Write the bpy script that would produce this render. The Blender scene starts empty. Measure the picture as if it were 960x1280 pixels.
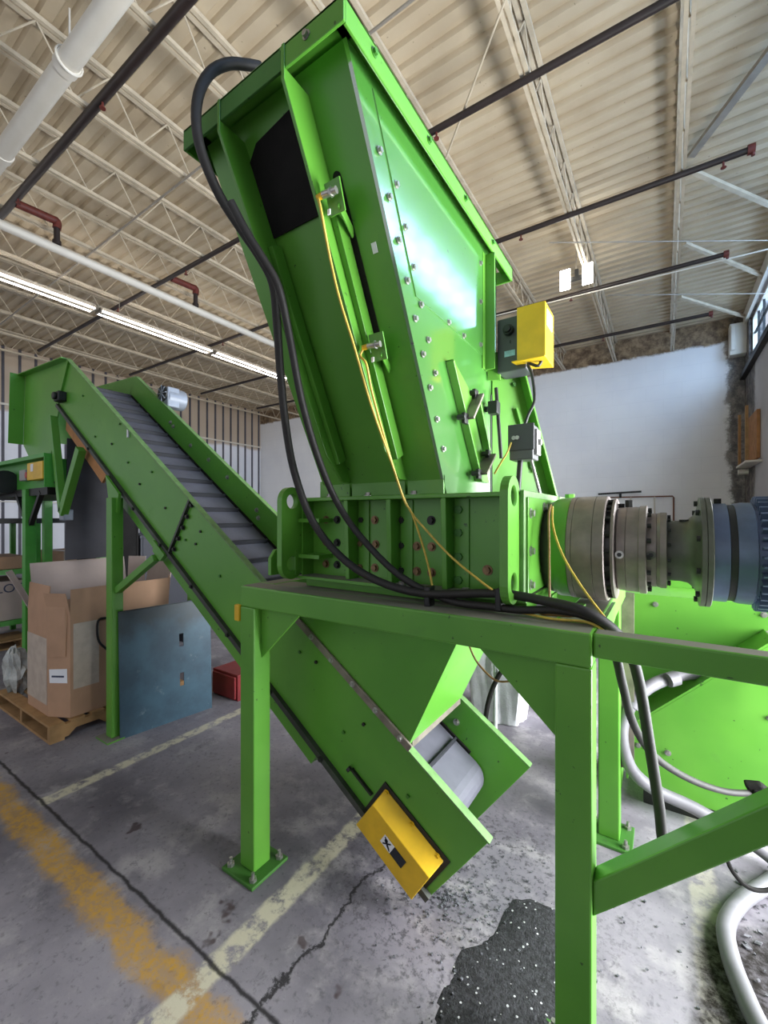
import bpy, math, random
from mathutils import Vector, Matrix
random.seed(7)
sc = bpy.context.scene
R = math.radians

# ------------------------------------------------------------------ camera, sky, lights, exposure
cam_data = bpy.data.cameras.new('camera')
cam_data.sensor_fit = 'VERTICAL'; cam_data.sensor_height = 36.0; cam_data.sensor_width = 27.0
cam_data.lens = 530 / 1280 * 36.0
cam_data.shift_y = 5 / 1280
cam_data.clip_start = 0.05; cam_data.clip_end = 200
cam = bpy.data.objects.new('camera', cam_data)
sc.collection.objects.link(cam)
cam.location = (0, 0, 1.7); cam.rotation_euler = (R(90), 0, R(33.4))
sc.camera = cam

world = bpy.data.worlds.new('sky'); sc.world = world; world.use_nodes = True
bg = world.node_tree.nodes['Background']
bg.inputs['Color'].default_value = (0.90, 0.93, 1.0, 1); bg.inputs['Strength'].default_value = .8

def area(name, loc, size, direction, power, col):
    d = bpy.data.lights.new(name, 'AREA'); d.shape = 'RECTANGLE'; d.size, d.size_y = size
    d.energy = power; d.color = col
    o = bpy.data.objects.new(name, d); sc.collection.objects.link(o); o.location = loc
    o.rotation_euler = Vector(direction).to_track_quat('-Z', 'Y').to_euler()
    return o
# daylight through the clerestory band and the open dock door of the right wall
area('clerestory_daylight', (2.2, 4.0, 6.0), (18.0, 1.6), (-1, 0, -0.35), 760, (0.46, 0.69, 1.0))
area('dock_door_daylight', (2.1, 3.2, 1.4), (3.4, 2.5), (-1, 0, 0), 840, (0.93, 0.96, 1.0))

sc.view_settings.view_transform = 'Standard'; sc.view_settings.look = 'None'
sc.view_settings.gamma = 1.0; sc.view_settings.use_curve_mapping = False
sc.view_settings.exposure = 0.2
try:
    sc.cycles.use_denoising = True
    sc.cycles.max_bounces = 8; sc.cycles.diffuse_bounces = 5; sc.cycles.glossy_bounces = 4
    sc.cycles.sample_clamp_indirect = 6.0
except Exception: pass

# ------------------------------------------------------------------ materials
def srgb(h):
    h = h.lstrip('#'); c = [int(h[i:i+2], 16) / 255 for i in (0, 2, 4)]
    return tuple((x / 12.92 if x <= .04045 else ((x + .055) / 1.055) ** 2.4) for x in c) + (1,)

class NT:
    def __init__(s, name):
        s.m = bpy.data.materials.new(name); s.m.use_nodes = True
        s.t = s.m.node_tree; s.b = s.t.nodes['Principled BSDF']
    def n(s, kind, **kw):
        nd = s.t.nodes.new(kind)
        for k, v in kw.items(): setattr(nd, k, v)
        return nd
    def l(s, a, b): s.t.links.new(a, b)
    def put(s, sock, v):
        if hasattr(v, 'is_output'): s.l(v, sock)
        else: sock.default_value = v
    def math(s, op, a, b=0.0, c=0.0, clamp=False):
        nd = s.n('ShaderNodeMath', operation=op, use_clamp=clamp)
        s.put(nd.inputs[0], a); s.put(nd.inputs[1], b); s.put(nd.inputs[2], c)
        return nd.outputs[0]
    def mix(s, f, a, b):
        nd = s.n('ShaderNodeMix', data_type='RGBA')
        s.put(nd.inputs[0], f); s.put(nd.inputs[6], a); s.put(nd.inputs[7], b)
        return nd.outputs[2]
    def pos(s):
        g = s.n('ShaderNodeNewGeometry'); return g.outputs['Position'], g
    def noise(s, scale, detail=4, rough=.55, vec=None, dist=0):
        nd = s.n('ShaderNodeTexNoise'); nd.inputs['Scale'].default_value = scale
        nd.inputs['Detail'].default_value = detail; nd.inputs['Roughness'].default_value = rough
        nd.inputs['Distortion'].default_value = dist
        s.l(vec if vec is not None else s.pos()[0], nd.inputs['Vector'])
        return nd.outputs['Fac']
    def step(s, v, lo, hi):
        nd = s.n('ShaderNodeMapRange', interpolation_type='SMOOTHSTEP')
        s.put(nd.inputs[0], v); s.put(nd.inputs[1], lo); s.put(nd.inputs[2], hi)
        return nd.outputs[0]
    def bump(s, h, strength=.2, dist=.01):
        nd = s.n('ShaderNodeBump'); nd.inputs['Strength'].default_value = strength
        nd.inputs['Distance'].default_value = dist
        s.l(h, nd.inputs['Height']); s.l(nd.outputs[0], s.b.inputs['Normal'])
    def base(s, v): s.put(s.b.inputs['Base Color'], v)
    def rough(s, v): s.put(s.b.inputs['Roughness'], v)

def plain(name, hx, rough=.5, metal=0, var=.25, scale=6, bump=0, coat=0, spec=None):
    t = NT(name); c = srgb(hx); d = tuple(x * (1 - var) for x in c[:3]) + (1,)
    t.base(t.mix(t.step(t.noise(scale), .3, .7), d, c))
    t.rough(rough); t.b.inputs['Metallic'].default_value = metal
    t.b.inputs['Coat Weight'].default_value = coat; t.b.inputs['Coat Roughness'].default_value = .08
    if spec is not None: t.b.inputs['Specular IOR Level'].default_value = spec
    if bump: t.bump(t.noise(scale * 8), bump, .004)
    return t.m

def green_paint(name, hx='#5e9a36', rough=.34, dust=.0, grime=.12, coat=0.0):
    t = NT(name); c = srgb(hx); c2 = tuple(a * b for a, b in zip(c[:3], (.78, .86, .8))) + (1,)
    col = t.mix(t.step(t.noise(2.2, 3), .35, .7), c2, c)
    chips = t.step(t.noise(38, 2, .5), .73, .76)
    col = t.mix(t.math('MULTIPLY', chips, .75), col, srgb('#22301c'))
    smear = t.step(t.noise(7, 6, .7), .58, .8)
    col = t.mix(t.math('MULTIPLY', smear, grime), col, srgb('#3a4a30'))
    r = t.math('ADD', rough, t.math('MULTIPLY', smear, .18))
    if dust:
        p, g = t.pos(); sp = t.n('ShaderNodeSeparateXYZ'); t.l(g.outputs['True Normal'], sp.inputs[0])
        up = t.step(sp.outputs[2], .93, .98)
        f = t.math('MULTIPLY', up, t.math('MULTIPLY', t.step(t.noise(6, 5, .6), .15, .4), dust))
        col = t.mix(f, col, srgb('#7d7770')); r = t.math('ADD', r, t.math('MULTIPLY', f, .4))
    t.base(col); t.rough(r)
    t.b.inputs['Coat Weight'].default_value = coat; t.b.inputs['Coat Roughness'].default_value = .06
    t.bump(t.noise(22, 3), .05, .004)
    return t.m

M = {}
M['green'] = green_paint('green_paint')
M['green_dusty'] = green_paint('green_paint_dusty_top', dust=.95)
M['green_gloss'] = green_paint('green_paint_gloss', '#4a8438', rough=.3, coat=1.0, grime=.05)
M['green_gloss'].node_tree.nodes['Principled BSDF'].inputs['Coat IOR'].default_value = 3.2; M['green_gloss'].node_tree.nodes['Principled BSDF'].inputs['Coat Roughness'].default_value = .1
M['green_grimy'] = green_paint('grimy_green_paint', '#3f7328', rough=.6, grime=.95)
M['green_edge'] = plain('green_worn_edge', '#6d9457', .5, var=.3, scale=20)
M['yellow'] = plain('yellow_paint', '#e3b51f', .4, var=.18, scale=9)
M['black_rubber'] = plain('black_rubber', '#1d1b1a', .8, var=.35, scale=9, bump=.3, spec=.2)
M['curtain'] = plain('charcoal_rubber_sheet', '#3a383d', .7, var=.3, scale=5)
M['hose'] = plain('black_hose', '#221f1d', .62, var=.25, scale=40)
M['black'] = plain('black_plastic', '#19191b', .45)
M['black_metal'] = plain('black_metal', '#2a2a28', .5, metal=.3)
M['cast'] = plain('cast_grey_paint', '#8a7f79', .42, metal=.35, var=.35, scale=10)
M['cast_dark'] = plain('oily_dark_casting', '#4d4a48', .4, metal=.4, var=.4, scale=9)
M['cast_olive'] = plain('olive_casting', '#5b5c52', .5, metal=.3, var=.35, scale=12)
M['motor_blue'] = plain('blue_grey_motor_paint', '#5c6a86', .38, metal=.2, var=.3, scale=9)
M['steel'] = plain('zinc_bolt', '#b9b7b2', .35, metal=.85, var=.3, scale=60)
M['rust_bolt'] = plain('bronze_bolt', '#8a6f52', .45, metal=.6, var=.4, scale=60)
M['green_bolt'] = plain('painted_bolt', '#3d7a26', .4, var=.3, scale=60)
M['flat_bar'] = plain('bare_flat_bar', '#8d8478', .5, metal=.5, var=.35, scale=14)
M['rail'] = plain('dark_rail_steel', '#4c4e4a', .5, metal=.4, var=.35, scale=14)
M['belt'] = plain('grey_belt_rubber', '#5c5c66', .55, var=.25, scale=5, bump=.1)
M['cleat'] = plain('black_cleat_rubber', '#23242b', .6)
M['yellow_cable'] = plain('yellow_cable', '#d0b24a', .5, var=.25, scale=60)
M['brown_cable'] = plain('brown_cable', '#8d6a3a', .55, var=.3, scale=60)
M['grey_hose'] = plain('grey_conduit_hose', '#6f6d72', .5, var=.2, scale=10)
M['cardboard'] = plain('cardboard', '#b58f72', .85, var=.16, scale=4)
M['cardboard_in'] = plain('cardboard_inside', '#b3a197', .85, var=.1, scale=4)
M['tape'] = plain('clear_film', '#c6b6a6', .25, var=.15, scale=12)
M['paper'] = plain('white_paper', '#e6e6ea', .7, var=.05)
M['ink'] = plain('dark_ink', '#22242c', .8, var=.1)
M['navy_ink'] = plain('navy_ink', '#3a3f58', .8, var=.1)
M['wood'] = plain('pallet_wood', '#a98356', .8, var=.3, scale=8)
M['plywood'] = plain('plywood', '#b5804f', .8, var=.3, scale=7)
M['off_white'] = plain('off_white_pipe_paint', '#ddd6c8', .45, var=.08, scale=3)
M['joist'] = plain('cream_joist_paint', '#cdbfa6', .55, var=.2, scale=6)
M['sprinkler'] = plain('black_sprinkler_pipe', '#2c211e', .5, var=.3, scale=8)
M['red_iron'] = plain('rusty_red_fitting', '#6a2c22', .6, var=.35, scale=20)
M['conduit'] = plain('galvanised_conduit', '#a79f92', .45, metal=.4, var=.2)
M['bin_grey'] = plain('slate_grey_bin_plastic', '#32333b', .6, var=.12, scale=3)
M['bag'] = plain('white_woven_plastic', '#dedee2', .45, var=.18, scale=9, bump=.6)
M['film'] = plain('crumpled_plastic_film', '#c4c6c0', .25, var=.35, scale=15, bump=.8)
M['copper'] = plain('copper_pipe', '#8d6049', .4, metal=.6)
M['blade_grey'] = plain('grey_enclosure', '#5f5f60', .45, var=.12)
M['blade_light'] = plain('light_grey_enclosure', '#9a9896', .45, var=.12)
M['black_box'] = plain('charcoal_enclosure', '#47474b', .45, var=.12)
M['label_blue'] = plain('pale_blue_label', '#9cc4cf', .5, var=.3, scale=60)
M['red'] = plain('red_plastic', '#b02b26', .4)
M['red_dark'] = plain('dark_red_paint', '#7d1f22', .5)
M['fan_grey'] = plain('pale_grey_fan_cover', '#8f959f', .4, metal=.2)
M['green_bench'] = plain('rack_green_paint', '#4c9e3a', .4, var=.2, scale=5)

def emit(name, col, strength):
    m = bpy.data.materials.new(name); m.use_nodes = True
    b = m.node_tree.nodes['Principled BSDF']; b.inputs['Base Color'].default_value = (.9, .9, .9, 1)
    b.inputs['Emission Color'].default_value = col; b.inputs['Emission Strength'].default_value = strength
    return m
M['lamp'] = emit('lit_lamp_panel', (1, .95, .85, 1), 25)
M['tube'] = emit('lit_fluorescent_tube', (1, .96, .92, 1), 15)

def teal_panel():
    t = NT('scuffed_teal_paint')
    c = t.mix(t.step(t.noise(3, 5, .6), .35, .65), srgb('#2a4453'), srgb('#3b5b6b'))
    c = t.mix(t.math('MULTIPLY', t.step(t.noise(9, 6, .7), .6, .75), .5), c, srgb('#8b969b'))
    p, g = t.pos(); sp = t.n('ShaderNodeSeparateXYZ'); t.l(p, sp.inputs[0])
    top = t.step(t.math('ADD', sp.outputs[2], t.math('MULTIPLY', t.noise(4), .35)), .90, 1.06)  # upper part darkened: shade and oily dirt painted in together
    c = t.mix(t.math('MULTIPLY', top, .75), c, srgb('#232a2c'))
    t.base(c); t.rough(.4); return t.m
M['teal'] = teal_panel()

def concrete():
    t = NT('stained_concrete'); p, g = t.pos(); sp = t.n('ShaderNodeSeparateXYZ'); t.l(p, sp.inputs[0])
    X, Y = sp.outputs[0], sp.outputs[1]
    big = t.noise(.9, 5, .6); mid = t.noise(4, 6, .65); fine = t.noise(40, 4, .6)
    c = t.mix(t.step(big, .3, .7), srgb('#625e66'), srgb('#928d94'))
    c = t.mix(t.math('MULTIPLY', t.step(mid, .48, .7), .7), c, srgb('#aaa5a6'))
    c = t.mix(t.math('MULTIPLY', t.step(t.noise(2.3, 6, .7), .56, .72), .6), c, srgb('#4b494d'))
    c = t.mix(t.math('MULTIPLY', t.step(fine, .55, .72), .45), c, srgb('#454347'))
    c = t.mix(t.math('MULTIPLY', t.step(t.noise(13, 9, .82, None, 1.2), .56, .64), .5), c, srgb('#55525a'))
    c = t.mix(t.math('MULTIPLY', t.step(t.noise(21, 9, .8, None, 2.0), .6, .66), .4), c, srgb('#a9a5a8'))
    wob = t.math('MULTIPLY', t.math('SUBTRACT', t.noise(9, 4, .6), .5), .05)
    wear = t.noise(14, 5, .7)
    def band(v, c0, w, lo=None, hi=None, other=None, edge=.012, wobble=None):
        d = t.math('ABSOLUTE', t.math('SUBTRACT', t.math('ADD', v, wobble if wobble is not None else wob), c0))
        m = t.math('SUBTRACT', 1.0, t.step(d, w / 2 - edge, w / 2 + edge))
        if other is not None:
            m = t.math('MULTIPLY', m, t.step(other, lo - .03, lo + .03))
            m = t.math('MULTIPLY', m, t.math('SUBTRACT', 1.0, t.step(other, hi - .03, hi + .03)))
        return m
    white = t.math('MAXIMUM', band(X, -1.41, .10, .3, 3.2, Y), t.math('MAXIMUM', band(X, -3.08, .085, .98, 3.6, Y), t.math('MULTIPLY', band(X, .15, .10, 1.7, 5, Y), .4)))
    white = t.math('MULTIPLY', white, t.step(wear, .35, .55))
    c = t.mix(t.math('MULTIPLY', white, .85), c, srgb('#cfc8ae'))
    wob2 = t.math('MULTIPLY', t.math('SUBTRACT', t.noise(5, 5, .7), .5), .16)
    yel = t.math('MULTIPLY', band(Y, .865, .125, -5.0, -1.0, X, .03, wob2), t.math('MULTIPLY', t.step(t.noise(3.0, 5, .7), .25, .42), t.math('ADD', .5, t.math('MULTIPLY', t.step(t.noise(26, 7, .8), .42, .6), .5))))
    yel = t.math('MULTIPLY', yel, t.math('SUBTRACT', 1.0, white))
    c = t.mix(t.math('MULTIPLY', yel, .9), c, srgb('#bd9030'))
    # expansion joint and wandering crack
    wj = t.math('MULTIPLY', t.math('SUBTRACT', t.noise(6, 5, .7), .5), .04)
    jt = band(Y, .985, .016, -6.0, -.6, X, .006, wj)
    wc = t.math('MULTIPLY', t.math('SUBTRACT', t.noise(3.2, 7, .72), .5), .24)
    cr = band(X, -1.165, .016, .4, 1.82, Y, .006, wc)
    dark = t.math('MAXIMUM', jt, cr)
    c = t.mix(t.math('MULTIPLY', dark, .9), c, srgb('#1f1d1e'))
    # reddish oil spots near the crack and joint
    spot = t.step(t.noise(5.5, 3, .5), .66, .7)
    near = t.math('SUBTRACT', 1.0, t.step(t.math('ABSOLUTE', t.math('SUBTRACT', Y, 1.08)), .12, .3))
    c = t.mix(t.math('MULTIPLY', t.math('MULTIPLY', spot, near), .8), c, srgb('#3b2b2b'))
    # spilled dark dirt at the right and scattered black dust under the conveyor tail
    dx = t.math('SUBTRACT', X, .33); dy = t.math('SUBTRACT', Y, 1.88)
    rr = t.math('SQRT', t.math('ADD', t.math('MULTIPLY', t.math('MULTIPLY', dx, dx), 3.0), t.math('MULTIPLY', dy, dy)))
    dirt = t.math('SUBTRACT', 1.0, t.step(t.math('ADD', rr, t.math('MULTIPLY', t.math('SUBTRACT', t.noise(5, 6, .7), .5), .5)), .33, .52))
    c = t.mix(t.math('MULTIPLY', dirt, t.math('ADD', .62, t.math('MULTIPLY', t.step(t.noise(24, 6, .75), .35, .6), .36))), c, srgb('#17120c'))
    dx = t.math('ADD', X, .78); dy = t.math('SUBTRACT', Y, 1.85)
    rr = t.math('SQRT', t.math('ADD', t.math('MULTIPLY', dx, dx), t.math('MULTIPLY', dy, dy)))
    dust = t.math('MULTIPLY', t.math('SUBTRACT', 1.0, t.step(rr, .25, .9)), t.step(t.noise(30, 5, .75), .5, .62))
    c = t.mix(t.math('MULTIPLY', dust, .75), c, srgb('#29292b'))
    t.base(c)
    t.rough(t.math('ADD', t.math('ADD', .5, t.math('MULTIPLY', mid, .3)), t.math('MULTIPLY', dirt, .3)))
    t.b.inputs['Specular IOR Level'].default_value = .25
    t.bump(t.math('SUBTRACT', t.math('MULTIPLY', fine, .5), dark), .25, .006)
    return t.m
M['concrete'] = concrete()

def deck():
    t = NT('roof_deck_paint')
    c = t.mix(t.step(t.noise(1.2, 5), .3, .7), srgb('#b8a68a'), srgb('#c8b89c'))
    c = t.mix(t.math('MULTIPLY', t.step(t.noise(16, 2), .73, .76), .5), c, srgb('#6d5a48'))
    t.base(c); t.rough(.6); return t.m
M['deck'] = deck()

def block_wall():
    t = NT('white_painted_block'); p, g = t.pos(); sp = t.n('ShaderNodeSeparateXYZ'); t.l(p, sp.inputs[0])
    X, Z = sp.outputs[0], sp.outputs[2]
    br = t.n('ShaderNodeTexBrick'); br.inputs['Scale'].default_value = 1.0
    br.inputs['Brick Width'].default_value = .8; br.inputs['Row Height'].default_value = .4
    br.inputs['Mortar Size'].default_value = .006; br.inputs['Mortar Smooth'].default_value = .3
    cm = t.n('ShaderNodeCombineXYZ'); t.l(X, cm.inputs[0]); t.l(Z, cm.inputs[1]); t.l(cm.outputs[0], br.inputs['Vector'])
    w = t.mix(t.step(t.noise(.8, 4), .3, .7), srgb('#eeedee'), srgb('#f6f5f4'))
    w = t.mix(t.math('MULTIPLY', br.outputs['Fac'], .08), w, srgb('#9b9a98'))
    wob = t.math('MULTIPLY', t.math('SUBTRACT', t.noise(3, 6, .75), .5), .22)
    raw = t.step(t.math('ADD', Z, wob), 5.98, 6.06)
    rawc = t.mix(t.step(t.noise(4, 6, .75), .35, .7), srgb('#5d4a38'), srgb('#b09878'))
    band = t.step(t.noise(2.0, 6, .75), .45, .65)
    c = t.mix(raw, w, rawc)
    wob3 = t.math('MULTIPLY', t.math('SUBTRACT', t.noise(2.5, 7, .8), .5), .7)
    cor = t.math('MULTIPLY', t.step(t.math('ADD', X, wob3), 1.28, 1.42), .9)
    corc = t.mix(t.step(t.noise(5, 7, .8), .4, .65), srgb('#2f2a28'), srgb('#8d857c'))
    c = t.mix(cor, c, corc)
    t.base(c); t.rough(.75); t.bump(t.math('SUBTRACT', 1.0, br.outputs['Fac']), .1, .004)
    return t.m
M['block'] = block_wall()

def side_wall():
    t = NT('grey_wall_paint'); p, g = t.pos(); sp = t.n('ShaderNodeSeparateXYZ'); t.l(p, sp.inputs[0])
    c = t.mix(t.step(t.noise(1, 5), .3, .7), srgb('#a9a6a6'), srgb('#bcb9b8'))
    wob3 = t.math('MULTIPLY', t.math('SUBTRACT', t.noise(2.5, 7, .8), .5), 1.2)
    cor = t.math('MULTIPLY', t.step(t.math('ADD', sp.outputs[1], wob3), 12.0, 12.3), .95)
    corc = t.mix(t.step(t.noise(5, 7, .8), .4, .65), srgb('#2a2523'), srgb('#80776e'))
    t.base(t.mix(cor, c, corc)); t.rough(.7); return t.m
M['side_wall'] = side_wall()

def metal_siding():
    t = NT('white_siding'); p, g = t.pos(); sp = t.n('ShaderNodeSeparateXYZ'); t.l(p, sp.inputs[0])
    c = t.mix(t.step(t.noise(.7, 4), .3, .7), srgb('#e3e4ea'), srgb('#f0f0f4'))
    top = t.step(t.math('ADD', sp.outputs[2], t.math('MULTIPLY', t.noise(.6, 2), .4)), 4.9, 5.05)
    t.base(t.mix(t.math('MULTIPLY', top, .9), c, srgb('#c0ab90'))); t.rough(.5); return t.m
M['siding'] = metal_siding()
M['batten'] = plain('dark_batten', '#5c5a62', .6, var=.3, scale=2)

def glass():
    m = bpy.data.materials.new('window_glass'); m.use_nodes = True; t = m.node_tree
    out = t.nodes['Material Output']; t.nodes.remove(t.nodes['Principled BSDF'])
    tr = t.nodes.new('ShaderNodeBsdfTransparent'); tr.inputs[0].default_value = (.93, .96, 1, 1)
    gl = t.nodes.new('ShaderNodeBsdfGlossy'); gl.inputs['Roughness'].default_value = .03
    mx = t.nodes.new('ShaderNodeMixShader'); mx.inputs[0].default_value = .06
    t.links.new(tr.outputs[0], mx.inputs[1]); t.links.new(gl.outputs[0], mx.inputs[2]); t.links.new(mx.outputs[0], out.inputs[0])
    return m
M['glass'] = glass()

def granulate():
    t = NT('black_granulate')
    v = t.n('ShaderNodeTexVoronoi'); v.inputs['Scale'].default_value = 85; t.l(t.pos()[0], v.inputs['Vector'])
    rnd = t.n('ShaderNodeSeparateColor'); t.l(v.outputs['Color'], rnd.inputs[0])
    fl = t.math('MULTIPLY', t.math('GREATER_THAN', rnd.outputs[0], .95), t.math('LESS_THAN', v.outputs['Distance'], .36))
    c = t.mix(t.step(t.noise(60, 4, .7), .35, .7), srgb('#131314'), srgb('#3a3a3e'))
    t.base(t.mix(t.math('MULTIPLY', fl, .8), c, srgb('#cfcfd0'))); t.rough(.85)
    t.bump(t.noise(140, 3, .7), .9, .01); return t.m
M['granulate'] = granulate()

# ------------------------------------------------------------------ mesh helpers
class MB:
    def __init__(s): s.v = []; s.f = []; s.mi = []; s.sm = []
    def add(s, vs, fs, smooth=False):
        o = len(s.v); s.v += [Vector(x) for x in vs]
        for f in fs: s.f.append([o + i for i in f]); s.sm.append(smooth)
        return s
    def box(s, x0, x1, y0, y1, z0, z1):
        v = [(x, y, z) for x in (x0, x1) for y in (y0, y1) for z in (z0, z1)]
        return s.add(v, [(0, 1, 3, 2), (4, 6, 7, 5), (0, 4, 5, 1), (2, 3, 7, 6), (0, 2, 6, 4), (1, 5, 7, 3)])
    def prism(s, pts, ext):
        n = len(pts); e = Vector(ext); a = [Vector(p) for p in pts]
        nrm = Vector((0, 0, 0))
        for i in range(n): nrm += a[i].cross(a[(i + 1) % n])
        if nrm.dot(e) > 0: a.reverse()
        v = a + [p + e for p in a]
        f = [tuple(range(n)), tuple(range(2 * n - 1, n - 1, -1))]
        for i in range(n):
            j = (i + 1) % n; f.append((i, i + n, j + n, j))
        return s.add(v, f)
    def bar(s, p0, p1, w, h, up=(0, 0, 1)):
        p0, p1 = Vector(p0), Vector(p1); d = (p1 - p0).normalized(); u = Vector(up)
        side = d.cross(u).normalized() * w / 2; u2 = side.cross(d).normalized() * h / 2
        a = [p0 + side + u2, p0 - side + u2, p0 - side - u2, p0 + side - u2]
        return s.prism(a, p1 - p0)
    def tube(s, pts, r, n=10, smooth_path=True, caps=True):
        P = [Vector(p) for p in pts]
        if smooth_path and len(P) > 2:
            Q = []
            for i in range(len(P) - 1):
                a, b = P[i], P[i + 1]; pa = P[i - 1] if i else 2 * a - b; pb = P[i + 2] if i + 2 < len(P) else 2 * b - a
                for k in range(4):
                    u = k / 4
                    Q.append(.5 * ((2 * a) + (b - pa) * u + (2 * pa - 5 * a + 4 * b - pb) * u * u + (3 * a - pa - 3 * b + pb) * u ** 3))
            P = Q + [P[-1]]
        rings = []; t0 = (P[1] - P[0]).normalized()
        up = Vector((0, 0, 1)) if abs(t0.z) < .9 else Vector((1, 0, 0))
        nx = t0.cross(up).normalized()
        for i, p in enumerate(P):
            t = (P[min(i + 1, len(P) - 1)] - P[max(i - 1, 0)]).normalized()
            nx = (nx - t * nx.dot(t)).normalized(); ny = t.cross(nx)
            rr = r[i] if isinstance(r, (list, tuple)) else r
            rings.append([p + rr * (math.cos(2 * math.pi * k / n) * nx + math.sin(2 * math.pi * k / n) * ny) for k in range(n)])
        v = [q for g in rings for q in g]; f = []
        for i in range(len(rings) - 1):
            for k in range(n):
                k2 = (k + 1) % n; f.append((i * n + k, i * n + k2, (i + 1) * n + k2, (i + 1) * n + k))
        s.add(v, f, True)
        if caps:
            s.add(rings[0], [tuple(range(n - 1, -1, -1))]); s.add(rings[-1], [tuple(range(n))])
        return s
    def cyl(s, p0, p1, r, n=20, r1=None):
        p0, p1 = Vector(p0), Vector(p1); d = (p1 - p0).normalized()
        up = Vector((0, 0, 1)) if abs(d.z) < .9 else Vector((1, 0, 0))
        a = d.cross(up).normalized(); b = d.cross(a); r1 = r if r1 is None else r1
        v0 = [p0 + r * (math.cos(2 * math.pi * k / n) * a + math.sin(2 * math.pi * k / n) * b) for k in range(n)]
        v1 = [p1 + r1 * (math.cos(2 * math.pi * k / n) * a + math.sin(2 * math.pi * k / n) * b) for k in range(n)]
        s.add(v0 + v1, [(k, (k + 1) % n, (k + 1) % n + n, k + n) for k in range(n)], n > 8)
        o = len(s.v) - 2 * n
        s.f.append([o + k for k in range(n - 1, -1, -1)]); s.f.append([o + n + k for k in range(n)]); s.sm += [False, False]
        return s
    def lathe_x(s, prof, y, z, n=48):                    # profile of (x, radius) about an axis along X
        v = []; f = []
        for x, r in prof:
            v += [(x, y + r * math.cos(2 * math.pi * k / n), z + r * math.sin(2 * math.pi * k / n)) for k in range(n)]
        for i in range(len(prof) - 1):
            for k in range(n):
                k2 = (k + 1) % n; f.append((i * n + k, i * n + k2, (i + 1) * n + k2, (i + 1) * n + k))
        s.add(v, f, True)
        m = len(prof) - 1; o = len(s.v) - len(v)
        s.f.append([o + k for k in range(n - 1, -1, -1)]); s.f.append([o + m * n + k for k in range(n)]); s.sm += [False, False]
        return s
    def build(s, name, mat, parent=None, bevel=0, **props):
        me = bpy.data.meshes.new(name); off = Vector(parent['_loc']) if parent is not None and '_loc' in parent else Vector((0, 0, 0))
        me.from_pydata([tuple(p - off) for p in s.v], [], s.f); me.update()
        for p, q in zip(me.polygons, s.sm): p.use_smooth = q
        if any(s.sm): me.set_sharp_from_angle(angle=R(38))
        me.materials.append(M[mat] if isinstance(mat, str) else mat)
        o = bpy.data.objects.new(name, me); sc.collection.objects.link(o)
        if parent is not None:
            o.parent = parent; o['_loc'] = parent['_loc'] if '_loc' in parent else (0, 0, 0)
        if bevel:
            b = o.modifiers.new('bevel', 'BEVEL'); b.width = bevel; b.segments = 2; b.limit_method = 'ANGLE'; b.angle_limit = R(40)
        for k, v in props.items(): o[k] = v
        return o

def thing(name, label, cat, loc=(0, 0, 0), group=None):
    o = bpy.data.objects.new(name, None); sc.collection.objects.link(o)
    o.empty_display_size = .1; o.location = loc; o['_loc'] = tuple(loc)
    o['label'] = label; o['category'] = cat
    if group: o['group'] = group
    return o
def tag(o, label, cat, group=None, kind=None):
    o['label'] = label; o['category'] = cat
    if group: o['group'] = group
    if kind: o['kind'] = kind
    return o
def struct(o): o['kind'] = 'structure'; return o

_bolt_cache = {}
def bolt(parent, p, nrm, r=.012, mat='steel', washer=True, h=None):
    """hex head on a washer; the mesh is shared between equal bolts, each bolt an object of its own"""
    key = (r, tuple(round(x, 3) for x in nrm), mat, washer)
    d = Vector(nrm).normalized(); h = h or r * .9
    if key not in _bolt_cache:
        m = MB()
        if washer: m.cyl((0, 0, 0), d * r * .22, r * 1.45, 14)
        m.cyl(d * r * .2, d * (r * .2 + h), r, 6)
        o = m.build('bolt', mat); _bolt_cache[key] = o.data
    else:
        o = bpy.data.objects.new('bolt', _bolt_cache[key]); sc.collection.objects.link(o)
    o.parent = parent; off = Vector(parent['_loc']) if '_loc' in parent else Vector((0, 0, 0))
    o.location = Vector(p) - off
    return o

# ------------------------------------------------------------------ building shell
XL, XR, YB, YF, ZT = -15.9, 1.66, 13.5, -6.0, 6.6
struct(MB().box(XL - .3, XR + .3, YF, YB + .3, -.2, 0).build('floor', 'concrete'))
def corrugated():
    m = MB(); pitch = .2; prof = []
    y = YF
    while y < YB:
        prof += [(y, ZT), (y + .10, ZT), (y + .125, ZT + .045), (y + .175, ZT + .045)]; y += pitch
    prof.append((y, ZT))
    n = len(prof); v = [(XL - .3, a, b) for a, b in prof] + [(XR + .3, a, b) for a, b in prof]
    m.add(v, [(i, i + n, i + n + 1, i + 1) for i in range(n - 1)])
    m.box(XL - .3, XR + .3, YF, YB + .3, ZT + .06, ZT + .16)
    return m.build('ceiling', 'deck')
struct(corrugated())
struct(MB().box(XL - .3, XR + .3, YB, YB + .3, 0, ZT).build('wall_back', 'block'))
wl = struct(MB().box(XL - .3, XL, YF, YB, 0, ZT).build('wall_left', 'siding'))
m = MB(); y = .3
while y < YB - .05:
    m.box(XL, XL + .045, y - .03, y + .03, 0, ZT); y += .385
struct(m.build('trim_1', 'batten'))
struct(MB().box(XL, XL + .06, YF, YB, 4.9, 4.96).box(XL, XL + .06, YF, YB, 2.1, 2.13).build('trim_2', 'off_white'))
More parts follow.
